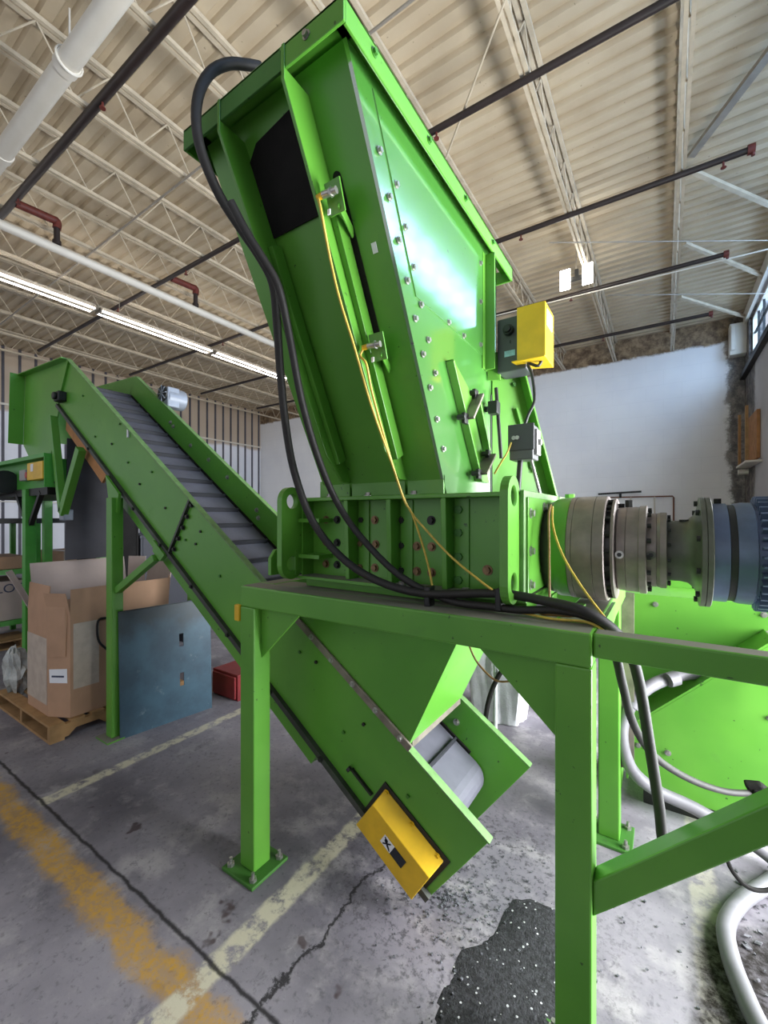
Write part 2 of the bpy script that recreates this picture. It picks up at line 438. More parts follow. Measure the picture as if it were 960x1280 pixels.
# right wall with the clerestory band and the open dock door
DY0, DY1, DZ = 1.5, 4.9, 2.7; CZ0, CZ1, CY0, CY1 = 5.15, 6.3, -5.0, 12.9
m = MB()
m.box(XR, XR + .25, YF, DY0, 0, CZ0).box(XR, XR + .25, DY1, YB, 0, CZ0).box(XR, XR + .25, DY0, DY1, DZ, CZ0)
m.box(XR, XR + .25, YF, YB, CZ1, ZT).box(XR, XR + .25, YF, CY0, CZ0, CZ1).box(XR, XR + .25, CY1, YB, CZ0, CZ1)
struct(m.build('wall_right', 'side_wall'))
win = MB().box(XR + .06, XR + .14, CY0, CY1, CZ0, CZ0 + .06).box(XR + .06, XR + .14, CY0, CY1, CZ1 - .06, CZ1)
win.box(XR + .06, XR + .14, CY0, CY0 + .06, CZ0, CZ1).box(XR + .06, XR + .14, CY1 - .06, CY1, CZ0, CZ1)
w = struct(win.build('window_1', 'off_white'))
mm = MB(); y = CY0 + .6
while y < CY1 - .2:
    mm.box(XR + .08, XR + .12, y - .015, y + .015, CZ0, CZ1); y += .6
mm.box(XR + .08, XR + .12, CY0, CY1, 5.52, 5.55).box(XR + .08, XR + .12, CY0, CY1, 5.9, 5.93)
mm.build('mullion', 'black_metal', w)
MB().box(XR + .095, XR + .103, CY0, CY1, CZ0, CZ1).build('pane', 'glass', w)
struct(MB().box(XR - .10, XR, YF, YB, CZ0 - .12, CZ0).build('trim_3', 'black_metal'))
struct(MB().box(XR - .06, XR, YF, YB - .2, CZ1, ZT - .02).build('trim_4', 'off_white'))
m = MB().box(XR - .02, XR + .27, DY0 - .1, DY0, 0, DZ + .1).box(XR - .02, XR + .27, DY1, DY1 + .1, 0, DZ + .1).box(XR - .02, XR + .27, DY0, DY1, DZ, DZ + .1)
struct(m.build('door_1', 'off_white'))
struct(MB().box(XL, XR, YB - .012, YB, 0, .1).build('baseboard_back', 'batten'))

# ------------------------------------------------------------------ roof: joists, pipes, lights
JX = [.19 - 1.33 * k for k in range(12)]
ordinal = ['first', 'second', 'third', 'fourth', 'fifth', 'sixth', 'seventh', 'eighth', 'ninth', 'tenth', 'eleventh', 'twelfth']
JB, JT = 6.03, 6.585
tc = MB().box(-.055, -.012, YF, YB, JT - .045, JT).box(.012, .055, YF, YB, JT - .045, JT)
bc = MB().box(-.045, -.01, YF, YB, JB, JB + .04).box(.01, .045, YF, YB, JB, JB + .04)
web = MB(); y = YF; k = 0
while y < YB - .3:
    web.tube([(0, y, JB + .03), (0, y + .33, JT - .03)], .009, 6, False); web.tube([(0, y + .33, JT - .03), (0, y + .66, JB + .03)], .009, 6, False)
    y += .66
proto = {}
for k, x in enumerate(JX):
    j = thing('roof_joist', f'cream open-web steel roof joist, {ordinal[k]} counted from the right wall' , 'joist', (x, 0, 0), 'steel roof joists')
    j['_loc'] = (0, 0, 0)
    if k == 0:
        proto['parts'] = [tc.build('top_chord', 'joist', j), bc.build('bottom_chord', 'joist', j), web.build('web', 'joist', j)]
    else:
        for p in proto['parts']:
            c = p.copy(); sc.collection.objects.link(c); c.parent = j

SP = [(2.04, 'nearest over the duct, running above the conveyor head'), (4.24, 'passing behind the hopper rim near the top of the photo'), (6.49, 'ending in a red fitting above the yellow control box'), (8.86, 'just beyond the bright roof lamp'), (11.3, 'farthest back, close to the white block wall')]
for k, (y, t) in enumerate(SP):
    o = thing('sprinkler_pipe', 'black sprinkler pipe, ' + t, 'pipe', (0, y, 5.98), 'black sprinkler pipes')
    x1 = (1.3, 1.5, .87, .87, .85)[k]
    MB().cyl((-13.5, y, 5.98), (x1, y, 5.98), .036 if k else .045, 12).build('pipe', 'sprinkler', o)
    m = MB().cyl((x1 - .05, y, 5.98), (x1 + .02, y, 5.98), .055, 12); m.cyl((x1, y, 5.9), (x1, y, 5.98), .02, 8)
    m.build('end_fitting', 'red_iron', o)
    for q in range(5):
        x = -9.6 + 2.4 * q + .3 * k
        if x > x1 - .2: continue
        mh = MB().cyl((x, y, 5.88), (x, y, 5.95), .012, 8).cyl((x, y, 5.875), (x, y, 5.885), .03, 10); mh.build('sprinkler_head', 'red_iron', o)
# white main with its two droppers
WX = -7.4
o = thing('white_water_pipe', 'long white pipe hung below the joists, running above the conveyor', 'pipe', (WX, 0, 5.6))
MB().cyl((WX, -3, 5.6), (WX, 13.2, 5.6), .062, 16).build('pipe', 'off_white', o)
for y in (2.04, 4.24):
    m = MB().cyl((WX, y + .5, 5.66), (WX, y + .5, 5.92), .04, 12).cyl((WX, y + .5, 5.66), (WX, y + .5, 5.72), .055, 12)
    m.build('dropper', 'sprinkler', o)
    m = MB().tube([(WX, y + .5, 5.9), (WX, y + .5, 6.0), (WX, y + .4, 6.0), (WX, y + .03, 5.98)], .055, 10)
    m.build('elbow', 'red_iron', o)
o = thing('white_air_duct', 'thick white round pipe crossing the top left corner', 'duct', (-5, 1.55, 5.6))
MB().cyl((-7.1, 1.55, 5.6), (1.2, 1.55, 5.6), .082, 20).build('pipe', 'off_white', o)
for x in (-5.95, -4.3, -1.5):
    MB().cyl((x - .05, 1.55, 5.6), (x + .05, 1.55, 5.6), .094, 20).build('coupling', 'off_white', o)
for x in (-4.25, -1.2, -6.9):
    m = MB().tube([(x, 1.55 + .1 * math.cos(a / 10 * 2 * math.pi), 5.6 + .1 * math.sin(a / 10 * 2 * math.pi)) for a in range(11)], .008, 6)
    m.cyl((x, 1.55, 5.7), (x, 1.55, 6.05), .008, 6); m.build('hanger', 'off_white', o)
# fluorescent strips
for k in range(-2, 6):  # the two nearest fixtures lie out of view, added for extra light
    y0 = -1.2 + 2.44 * k; X = -8.9
    words = ['third', 'fourth', 'fifth', 'sixth', 'seventh', 'farthest', 'nearest', 'second'][k]
    o = thing('strip_light', f'white double-tube strip light, {words} in the row along the white pipe', 'strip light', (X, y0, 5.6), 'fluorescent strip lights')
    MB().prism([(X - .04, y0, 5.575), (X + .04, y0, 5.575), (X + .035, y0, 5.66), (X - .035, y0, 5.66)], (0, 2.42, 0)).box(X - .12, X + .12, y0 + .02, y0 + .05, 5.53, 5.60).box(X - .12, X + .12, y0 + 2.37, y0 + 2.40, 5.53, 5.60).build('housing', 'conduit', o)
    for dx in (-.10, .10):
        MB().cyl((X + dx, y0 + .04, 5.55), (X + dx, y0 + 2.38, 5.55), .014, 10).build('tube', 'tube', o)
    for yy in (y0 + .4, y0 + 2.0):
        MB().cyl((X, yy, 5.65), (X, yy, 6.05), .005, 6).build('hanger', 'conduit', o)
# bright high-bay lamp
o = thing('high_bay_lamp', 'bright twin-panel lamp glowing below the right-hand roof', 'lamp', (-1.27, 8.0, 5.9))
MB().box(-1.50, -1.02, 7.965, 8.02, 5.80, 5.86).box(-1.29, -1.23, 7.965, 8.03, 5.86, 5.98).build('housing', 'black_metal', o)
for x0 in (-1.52, -1.16):
    MB().box(x0, x0 + .16, 7.93, 7.96, 5.66, 6.0).build('lamp_panel', 'lamp', o)
MB().cyl((-1.27, 8.0, 5.98), (-1.27, 8.0, 6.56), .008, 6).build('hanger', 'conduit', o)
# conduits, bridging and braces
def rod(name, label, cat, pts, r, mat='conduit', group=None, sm=False):
    return tag(MB().tube(pts, r, 8, sm).build(name, mat), label, cat, group)
rod('conduit', 'thin grey conduit crossing under the left-hand joists', 'conduit', [(-13, 3.2, 5.99), (.1, 3.05, 5.99)], .014)
rod('conduit', 'thin pale conduit strung near the white back wall', 'conduit', [(-3.0, 8.75, 5.92), (1.6, 8.95, 5.92)], .012, 'off_white')
rod('bridging_rod', 'thin slanting rod between two joists beside the hopper top', 'rod', [(-1.10, 3.52, 6.035), (-2.50, 5.02, 6.035)], .012, 'joist')
tag(MB().bar((.3, 6.9, 6.45), (1.62, 4.5, 6.45), .09, .05).build('roof_brace', 'conduit'), 'wide grey diagonal roof brace at the top right corner', 'brace')
for k, (a, b, t) in enumerate([((.3, 7.1, 6.4), (1.62, 8.95, 6.4), 'nearest'), ((.3, 8.95, 6.4), (1.62, 11.0, 6.4), 'middle'), ((.3, 11.1, 6.4), (1.62, 13.05, 6.4), 'farthest')]):
    tag(MB().bar(a, b, .06, .05).build('roof_strut', 'joist'), f'{t} of the cream struts from the right joist to the windows', 'strut', 'cream roof struts')
rod('conduit', 'thin wire rising to the right wall, upper one', 'wire', [(-1.5, 7.0, 6.0), (1.64, 9.0, 6.0)], .008)
rod('conduit', 'thin wire rising to the right wall, lower one', 'wire', [(-.9, 9.3, 6.0), (1.64, 10.9, 6.0)], .008)

# ------------------------------------------------------------------ steel stand under the shredder
ZF = 1.364
st = thing('steel_stand', 'green square-tube stand carrying the shredder, with bolted feet', 'stand', (-.94, 1.95, 0))
def tube_leg(x, y, z1=ZF - .1):
    l = MB().box(x, x + .1, y, y + .1, .015, z1).build('leg', 'green', st, .006)
    MB().box(x - .06, x + .16, y - .06, y + .16, 0, .016).build('base_plate', 'green_grimy', l, .003)
    for dx in (-.03, .13):
        for dy in (-.03, .13):
            mb = MB().cyl((x + dx, y + dy, .016), (x + dx, y + dy, .03), .018, 6).cyl((x + dx, y + dy, .03), (x + dx, y + dy, .055), .008, 8)
            mb.build('anchor_bolt', 'steel', l)
    return l
tube_leg(-1.711, 1.33); tube_leg(-.27, 1.33); tube_leg(-.29, 2.5); tube_leg(-1.711, 2.5)
def beam(x0, x1, y0, y1, z0=ZF - .1, z1=ZF, nm='beam'):
    return MB().box(x0, x1, y0, y1, z0, z1).build(nm, 'green_dusty', st, .007)
beam(-1.711, -.17, 1.33, 1.45); beam(-1.711, -.17, 2.5, 2.6)
beam(-1.711, -1.61, 1.45, 2.5); beam(-.29, -.17, 1.45, 2.5)
beam(-1.61, -.29, 1.45, 1.58, ZF - .06, ZF - .002, 'shelf_plate')
beam(-.17, .62, 1.345, 1.415, ZF - .072, ZF - .001, 'outrigger_beam')
MB().prism([(-.17, 1.345, .548), (-.17, 1.345, .65), (.495, 1.345, 1.292), (.60, 1.345, 1.292)], (0, .07, 0)).build('brace', 'green_dusty', st, .005)
for x, sx in ((-1.611, 1), (-.27, -1)):
    MB().prism([(x, 1.375, ZF - .1), (x + sx * .26, 1.375, ZF - .1), (x, 1.375, ZF - .345)], (0, .012, 0)).build('gusset', 'green', st)
    MB().prism([(x, 2.545, ZF - .1), (x + sx * .26, 2.545, ZF - .1), (x, 2.545, ZF - .345)], (0, .012, 0)).build('gusset', 'green', st)
MB().bar((-.168, 2.62, 1.29), (-.168, 2.62, .36), .012, .05, (1, 0, 0)).box(-.205, -.13, 2.605, 2.618, .35, 1.29).build('slotted_strap', 'flat_bar', st)
o = MB().box(-1.748, -1.7115, 1.322, 1.345, 1.19, 1.27).build('hinge_tag', 'yellow', st, .006); o['label'] = 'small yellow tag on the left leg'
MB().prism([(-.17, 1.6, 1.36), (-.17, 1.9, 1.36), (-.17, 1.9, 1.30), (-.17, 1.6, 1.26)], (.012, 0, 0)).build('side_plate', 'green', st)

# ------------------------------------------------------------------ shredder housing
BX0, BX1, BY0, BY1, BZ0, BZ1 = -1.46, -.42, 1.57, 2.28, 1.40, 1.787
sh = thing('shredder_housing', 'green ribbed shredder box with rows of bolts, on the stand', 'shredder', (-.94, 1.9, ZF))
MB().box(BX0, BX1, BY0, BY1, BZ0 + .014, BZ1 - .016).build('body', 'green', sh)
MB().box(BX0 - .02, BX1 + .03, 1.47, BY1 + .06, BZ0, BZ0 + .015).build('bottom_flange', 'green_dusty', sh, .003)
MB().box(BX0, BX1, 1.485, BY1 + .06, BZ1 - .017, BZ1).build('top_flange', 'green_dusty', sh, .003)
MB().box(BX0 + .01, BX1 + .02, 1.515, BY1, ZF, BZ0).build('base_packer', 'green', sh)
for x in (-1.187, -.961, -.709):
    MB().prism([(x - .011, 1.487, BZ1 - .017), (x - .011, 1.572, BZ1 - .017), (x - .011, 1.572, BZ0 + .015), (x - .011, 1.50, BZ0 + .015)], (.022, 0, 0)).build('stiffener_rib', 'green', sh, .003)
    MB().box(x + .02, x + .075, 1.562, 1.571, BZ0 + .015, BZ1 - .02).build('wear_pad', 'green', sh)
def lug(x0, x1, y0=1.365, y1=1.50, z0=1.402, z1=1.836):
    r = (y1 - y0) / 2; yc = (y0 + y1) / 2; a = []
    for k in range(13): t = math.pi * k / 12; a.append((x0, yc + r * math.cos(t), z1 - r + r * math.sin(t)))
    for k in range(13): t = math.pi + math.pi * k / 12; a.append((x0, yc + r * math.cos(t), z0 + r + r * math.sin(t)))
    # lug plate with two round holes: outer ring stitched around the holes by a boolean
    o = MB().prism(a, (x1 - x0, 0, 0)).build('lifting_lug', 'green', sh)
    for z in (z1 - r, z0 + r + .005):
        c = MB().cyl((x0 - .05, yc, z), (x1 + .05, yc, z), .036, 28).build('cutter', 'green')
        md = o.modifiers.new('hole', 'BOOLEAN'); md.object = c; md.operation = 'DIFFERENCE'; md.solver = 'EXACT'
        c.location = Vector((0, 0, 0)); cutters.append((o, c))
    return o
cutters = []
lug(-1.492, -1.462); lug(-.448, -.42)
def bake(o):
    dg = bpy.context.evaluated_depsgraph_get(); me = bpy.data.meshes.new_from_object(o.evaluated_get(dg))
    o.modifiers.clear(); o.data = me
bpy.context.view_layer.update()
done = []
for o, c in cutters:
    if o not in done: bake(o); done.append(o)
for o, c in cutters: bpy.data.objects.remove(c)
# webs joining the lugs to the box
for z in (1.50, 1.67):
    MB().box(-1.462, -1.33, 1.47, 1.575, z, z + .018).build('lug_web', 'green', sh)
MB().box(-1.462, -1.455, 1.495, 1.60, BZ0 + .015, BZ1 - .017).build('end_web', 'green', sh)
MB().box(-.448, -.42, 1.495, 1.60, BZ0 + .015, BZ1 - .017).build('end_web', 'green', sh)
MB().prism([(-1.56, 1.37, 1.42), (-1.56, 1.45, 1.42), (-1.56, 1.45, 1.54), (-1.56, 1.40, 1.54), (-1.56, 1.37, 1.50)], (.02, 0, 0)).box(-1.54, -1.46, 1.45, 1.47, 1.42, 1.54).build('hinge_tab', 'green', sh, .003)
MB().box(BX1, BX1 + .016, 1.495, 2.30, BZ0 + .015, BZ1 + .004).build('end_plate', 'green_edge', sh, .003)
MB().box(BX1 + .016, BX1 + .024, 1.52, 2.27, BZ0 + .02, BZ1 - .02).build('seal_plate', 'green', sh, .003)
for z in (1.71, 1.575, 1.455): bolt(sh, (BX1 + .024, 1.55, z), (1, 0, 0), .013, 'steel')
for y in (1.75, 1.95, 2.15): bolt(sh, (BX1 + .024, y, 1.735), (1, 0, 0), .013, 'steel')
MB().cyl((-.36, 2.1, 1.77), (-.36, 2.1, 1.80), .022, 6).build('lifting_nut', 'green', sh)
rows = {1.682: (-1.372, -1.302, -1.155, -1.084, -.939, -.801), 1.573: (-1.372, -1.302, -1.159, -1.079, -.939, -.868, -.799), 1.467: (-1.372, -1.302, -1.159, -1.084, -.939, -.868, -.799)}
for z, xs in rows.items():
    for x in xs: bolt(sh, (x, BY0, z), (0, -1, 0), .0135, 'rust_bolt' if (int(x * 1000) % 3) else 'black_metal')
for z in (1.725, 1.634, 1.539, 1.447): bolt(sh, (-.675, BY0, z), (0, -1, 0), .0165, 'green_bolt')
bolt(sh, (-.561, BY0, 1.493), (0, -1, 0), .014, 'rust_bolt')
for x in (-1.3, -1.08, -.85): bolt(sh, (x, 1.513, BZ1), (0, 0, 1), .014, 'steel')
for x in (-.9, -.62): bolt(sh, (x, 1.50, BZ0 + .015), (0, 0, 1), .014, 'steel')

# ------------------------------------------------------------------ infeed hopper
HX0, HX1 = -1.34, -.718
F0, F1 = (1.535, 1.80), (.903, 3.0)               # (y, z) of the front panel bottom and top
RY = 2.137; RIM = 3.02
def fy(z): return F0[0] + (F1[0] - F0[0]) * (z - F0[1]) / (F1[1] - F0[1])
fn = Vector((0, -(F1[1] - F0[1]), (F1[0] - F0[0]))).normalized()     # outward normal of the front panel
hp = thing('infeed_hopper', 'tall green flared hopper standing on the shredder box', 'hopper', (-1.03, 1.8, BZ1))
MB().prism([(HX0 + .012, fy(BZ1), BZ1), (HX1 - .012, fy(BZ1), BZ1), (HX1 - .012, F1[0], F1[1]), (HX0 + .012, F1[0], F1[1])], -fn * .012).build('front_panel', 'green', hp)
side = [(fy(BZ1), BZ1), (F1[0], F1[1]), (RY, F1[1]), (RY, 2.42), (2.06, 2.30), (2.06, BZ1)]
MB().prism([(HX1 - .012, y, z) for y, z in side], (.012, 0, 0)).build('right_panel', 'green_gloss', hp)
MB().prism([(HX0, y, z) for y, z in side], (.012, 0, 0)).build('left_panel', 'green', hp)
MB().box(HX0, HX1, RY - .012, RY, 2.42, F1[1]).prism([(HX0, RY, 2.42), (HX1, RY, 2.42), (HX1, 2.06, 2.30), (HX0, 2.06, 2.30)], (0, -.01, 0)).box(HX0, HX1, 2.05, 2.06, BZ1, 2.30).build('back_panel', 'green', hp)
# overlay sheet with the bolted seam on the right panel
MB().prism([(HX1, fy(2.96) + .10, 2.96), (HX1, 1.93, 2.96), (HX1, 1.93, 2.46), (HX1, fy(2.30) + .10 + .06, 2.46), (HX1, fy(2.46) + .10, 2.46)], (.004, 0, 0)).build('window_sheet', 'green_gloss', hp)
z = 2.78
for k in range(9):
    zz = 2.80 - k * .105
    bolt(hp, (HX1 + .004, fy(zz) + .05, zz), (1, 0, 0), .0085, 'steel')
    if k < 6: bolt(hp, (HX1 + .004, fy(zz - .04) + .125, zz - .04), (1, 0, 0), .0085, 'steel')
for y, zz in ((1.90, 2.88), (1.90, 2.70), (1.90, 2.50), (1.55, 2.47), (1.70, 2.47)): bolt(hp, (HX1 + .004, y, zz), (1, 0, 0), .0085, 'steel')
# rim angle iron
rim = MB(); ry0, ry1 = .835, 2.266; rx0, rx1 = HX0 - .035, HX1 + .045
rim.box(-.90, rx1, ry0, ry0 + .009, RIM - .068, RIM).box(rx1 - .009, rx1, ry0 + .009, ry1, RIM - .068, RIM).box(rx0, rx0 + .009, ry0 + .009, ry1, RIM - .068, RIM)
rim.box(rx0, rx1, ry0, F1[0] + .02, RIM - .009, RIM + .001).box(HX1 - .02, rx1, ry0, ry1, RIM - .009, RIM + .001).box(rx0, HX0 + .02, ry0, ry1, RIM - .009, RIM + .001)
rim.box(rx0, rx1, ry1 - .009, ry1, RIM - .068, RIM)
rim.build('rim', 'green', hp, .002)
MB().box(rx0, -.90, ry0, ry0 + .009, RIM - .068, RIM).build('grimy_shaded_rim', 'green_grimy', hp, .002)  # darker rim piece: grime plus shade painted into its green
for x in (-.80,): bolt(hp, (x, ry0, RIM - .03), (0, -1, 0), .009, 'steel')
for y in (.97, 1.3, 1.62, 1.95): bolt(hp, (rx1, y, RIM - .03), (1, 0, 0), .009, 'green_bolt')
# two big front ribs
def rib(x, thick, prot=.112):
    pts = []
    zt = RIM - .069
    pts = [(x, fy(BZ1 + .06) , BZ1 + .06), (x, fy(BZ1 + .06) - .06, BZ1 + .06), (x, fy(1.95) - prot, 1.95), (x, ry0 - .004, RIM - .10), (x, ry0 - .004, RIM - .001), (x, ry0 + .0, RIM - .001), (x, ry0 + .0, RIM - .069), (x, fy(zt), zt)]
    return MB().prism(pts, (thick, 0, 0)).build('front_rib', 'green', hp, .002)
rib(-1.182, .012); rib(-.893, .012)
for x in (-1.17, -.881):
    MB().bar((x + .012, fy(1.95) - .035, 1.93), (x + .012, fy(2.66) - .035, 2.66), .022, .05, (0, -1, 0)).build('rib_doubler', 'green', hp, .002)
# base band on the hopper foot
for a, b in ((HX0 - .02, -1.182), (-1.17, -.893), (-.881, HX1)):
    MB().box(a, b, fy(BZ1) - .03, fy(BZ1) - .018, BZ1, BZ1 + .075).build('foot_flange', 'green', hp, .002)
# black rubber curtain between the ribs
def on_front(x, z, off): return (x, fy(z) + fn.y * off, z + fn.z * off)
MB().prism([on_front(-1.169, 2.70, .002), on_front(-.894, 2.70, .002), on_front(-.894, 2.955, .002), on_front(-1.12, 2.93, .002), on_front(-1.169, 2.90, .002)], fn * .006).build('rubber_curtain', 'black_rubber', hp)
# slot right of the rib
def slot(x0, x1, z0, z1):
    a = []; xc = (x0 + x1) / 2; r = (x1 - x0) / 2
    for k in range(9): t = math.pi * k / 8; a.append(on_front(xc + r * math.cos(t), z1 - r * .9 + r * .9 * math.sin(t), .001))
    a += [on_front(x0, z0, .001), on_front(x1, z0, .001)]
    return MB().prism(a, fn * .0025)
slot(-.868, -.838, 2.305, 2.775).build('sensor_slot', 'black_rubber', hp)
MB().prism([on_front(-.79, 2.555, .001), on_front(-.772, 2.555, .001), on_front(-.772, 2.582, .001), on_front(-.79, 2.582, .001)], fn * .002).build('sticker', 'paper', hp)
# gate on the right side
gate = thing('slide_gate', 'green slide gate with bars and clevises on the hopper side', 'gate', (HX1, 1.8, BZ1))
def gbar(y0, z0, y1, z1, w=.016, d=.034, nm='gate_bar'):
    a = Vector((HX1 + .001, y0, z0)); b = Vector((HX1 + .001, y1, z1))
    return MB().bar(a + Vector((d / 2, 0, 0)), b + Vector((d / 2, 0, 0)), w, d, (1, 0, 0)).build(nm, 'green', gate, .002)
gbar(1.535, 2.31, 1.85, 1.86); gbar(1.80, 2.25, 1.985, 1.96)
MB().prism([(HX1, 1.56, 2.29), (HX1, 1.79, 2.16), (HX1, 1.99, 1.86), (HX1, 1.87, 1.86)], (.014, 0, 0)).build('gate_plate', 'green', gate)
MB().prism([(HX1, 1.535, 2.315), (HX1 , 1.78, 2.20), (HX1, 1.66, 2.13)], (.03, 0, 0)).build('gate_gusset', 'green', gate)
for (y0, z0, y1, z1) in ((1.76, 2.225, 1.645, 2.10), (1.92, 1.985, 1.80, 1.885)):
    MB().bar((HX1 + .046, y0, z0), (HX1 + .046, y1, z1), .012, .055, (1, 0, 0)).build('clevis_link', 'flat_bar', gate, .002)
    for y, zz in ((y0, z0), (y1, z1)):
        MB().box(HX1 + .03, HX1 + .046, y - .03, y + .01, zz - .022, zz + .022).cyl((HX1 + .02, y - .045, zz), (HX1 + .055, y - .045, zz), .012, 8).build('clevis', 'black_metal', gate, .003)
MB().cyl((HX1, 1.98, 2.215), (HX1 + .02, 1.98, 2.215), .014, 12).box(HX1 + .02, HX1 + .065, 1.952, 2.005, 2.185, 2.245).build('knob', 'black', gate, .003)
tag(MB().cyl((HX1 + .03, 2.045, 2.33), (HX1 + .06, 2.03, 1.98), .009, 10).build('gas_strut', 'black_metal'), 'thin dark gas strut below the control box', 'strut')
# rear stiffener and rear guards
MB().box(HX1, HX1 + .05, 1.962, 1.972, 2.40, RIM - .07).box(HX1, HX1 + .006, 1.93, 1.99, 2.40, RIM - .07).build('rear_stiffener', 'green', hp)
bolt(hp, (HX1 + .006, 2.02, 2.46), (1, 0, 0), .014, 'steel')
A, B, C, D = (-.712, 2.062, 2.46), (-.606, 2.165, 2.41), (-.476, 2.275, BZ1), (-.712, 2.062, BZ1)
rg = thing('rear_guard', 'bright green sloping guard plate behind the control boxes', 'guard', (-.6, 2.2, BZ1))
gd = (Vector(C) - Vector(D)); gn = gd.cross(Vector((0, 0, 1))).normalized()
MB().prism([A, B, C, D], -gn * .01).build('panel', 'green', rg)
MB().bar(Vector(B) + gn * .025, Vector(C) + gn * .025, .06, .01, gd).build('edge_flange', 'green', rg, .002)
MB().bar(Vector(A) + gn * .02, Vector(B) + gn * .02, .05, .01, (0, 0, 1)).build('top_flange', 'green', rg, .002)
MB().bar(Vector((-.62, 2.145, 2.24)) + gn * .006, Vector((-.55, 2.21, 1.92)) + gn * .006, .02, .012, gd).build('guard_rib', 'green', rg)
for p in ((-.66, 2.11, 2.40), (-.63, 2.14, 2.36), (-.6, 2.165, 2.1), (-.56, 2.2, 1.95)): bolt(rg, Vector(p) + gn * .003, gn, .009, 'green_bolt')
MB().prism([(-.712, 2.0, 2.36), (-.66, 2.02, 2.36), (-.66, 2.02, 2.47), (-.69, 2.0, 2.50), (-.715, 1.985, 2.45)], (0, .012, 0)).build('mount_bracket', 'green', rg)

# sensors on the slot
for k, (zc, lab) in enumerate(((2.685, 'upper'), (2.30, 'lower'))):
    s = thing('proximity_sensor', f'{lab} silver sensor with yellow lead on the hopper slot', 'sensor', on_front(-.85, zc, .08), 'slot sensors')
    c = Vector(((-.834, .968, 2.666), (-.823, 1.185, 2.281))[k])
    zb = c.z + .004; yo = c.y + .018
    MB().prism([(c.x - .03, yo + .02, zb - .045), (c.x + .03, yo + .02, zb - .045), (c.x + .03, yo - .01, zb + .04), (c.x - .03, yo - .01, zb + .04)], (0, .006, .003)).bar((c.x + .012, yo + .01, zb - .02), on_front(c.x - .012, zb - .05, .002), .03, .006, (1, 0, 0)).build('bracket', 'green', s, .002)
    MB().cyl(c + Vector((-.022, -.004, 0)), c + Vector((.026, .002, 0)), .0105, 14).cyl(c + Vector((.004, 0, 0)), c + Vector((.010, 0, 0)), .0145, 6).build('barrel', 'steel', s)
    MB().cyl(c + Vector((-.042, -.006, -.003)), c + Vector((-.022, -.004, 0)), .009, 12).build('plug', 'yellow', s)
    MB().box(c.x - .022, c.x - .012, yo - .002, yo + .002, zb - .052, zb - .036).build('tag', 'paper', s)

# control boxes
cb = thing('control_box', 'charcoal control box with knob under a yellow guard, beside the hopper', 'control box', (-.55, 2.05, 2.43))
MB().box(-.668, -.53, 2.0, 2.12, 2.385, 2.64).build('enclosure', 'black_box', cb, .006)
MB().cyl((-.61, 2.0, 2.575), (-.61, 1.975, 2.575), .024, 20).cyl((-.61, 1.975, 2.575), (-.61, 1.96, 2.575), .016, 16).build('knob', 'black', cb, .002)
o = MB().box(-.632, -.582, 1.9985, 2.001, 2.455, 2.482).build('nameplate', 'label_blue', cb); o['label'] = 'pale blue nameplate'
MB().box(-.607, -.601, 1.9975, 2.001, 2.515, 2.53).build('keyhole', 'black', cb)
MB().box(-.562, -.437, 1.96, 1.966, 2.41, 2.655).box(-.443, -.437, 1.966, 2.13, 2.41, 2.655).prism([(-.585, 1.95, 2.406), (-.437, 1.95, 2.406), (-.437, 2.13, 2.406), (-.562, 2.08, 2.406)], (0, 0, .006)).box(-.562, -.437, 1.966, 2.13, 2.649, 2.655).build('yellow_guard', 'yellow', cb, .002)
MB().box(-.437, -.4355, 1.99, 2.09, 2.56, 2.63).build('sticker', 'paper', cb)
MB().box(-.72, -.66, 2.03, 2.05, 2.45, 2.5).build('mount_arm', 'green', cb)
jb = thing('junction_box', 'small grey junction box on a conduit above the box end', 'junction box', (-.51, 1.9, 1.94))
MB().box(-.568, -.466, 1.865, 1.96, 1.945, 2.095).build('body', 'blade_grey', jb, .005)
MB().box(-.573, -.461, 1.86, 1.868, 1.985, 2.10).build('lid', 'black_box', jb, .003)
MB().box(-.468, -.452, 1.88, 1.945, 1.965, 2.075).cyl((-.452, 1.91, 2.02), (-.44, 1.91, 2.02), .014, 12).build('side_switch', 'blade_light', jb, .003)
for x in (-.545, -.53): MB().cyl((x, 1.86, 2.04), (x, 1.85, 2.04), .009, 10).build('gland', 'steel', jb)
MB().tube([(-.53, 1.90, 1.945), (-.534, 1.89, 1.86), (-.537, 1.885, BZ1)], .012, 10).build('conduit_stem', 'black_metal', jb)
MB().cyl((-.49, 1.93, 1.945), (-.455, 1.95, BZ1), .007, 8).build('stay_rod', 'steel', jb)

# ------------------------------------------------------------------ gearbox and motor
GY, GZ = 1.86, 1.575
gb = thing('gearbox_drive', 'large grey planetary gearbox with motor, bolted to the shredder end', 'gearbox', (-.2, GY, ZF))
def ring(nm, prof, mat, n=56):
    return MB().lathe_x(prof, GY, GZ, n).build(nm, mat, gb)
ring('neck', [(-.398, .172), (-.39, .180), (-.372, .186), (-.362, .192)], 'cast_dark')
ring('neck_band', [(-.362, .192), (-.345, .198), (-.302, .199)], 'green')
ring('stage_drum', [(-.302, .197), (-.3, .201), (-.285, .201), (-.284, .199), (-.282, .201), (-.216, .203), (-.215, .201), (-.213, .203), (-.179, .203), (-.176, .2)], 'cast')
ring('bolt_flange', [(-.176, .166), (-.159, .166)], 'cast_dark')
ring('flange_plate', [(-.159, .188), (-.157, .192), (-.149, .192), (-.147, .188)], 'cast')
for k in range(18):
    t = 2 * math.pi * k / 18; bolt(gb, (-.149, GY + .18 * math.cos(t), GZ + .18 * math.sin(t)), (-1, 0, 0), .011, 'black_metal', False, .026)
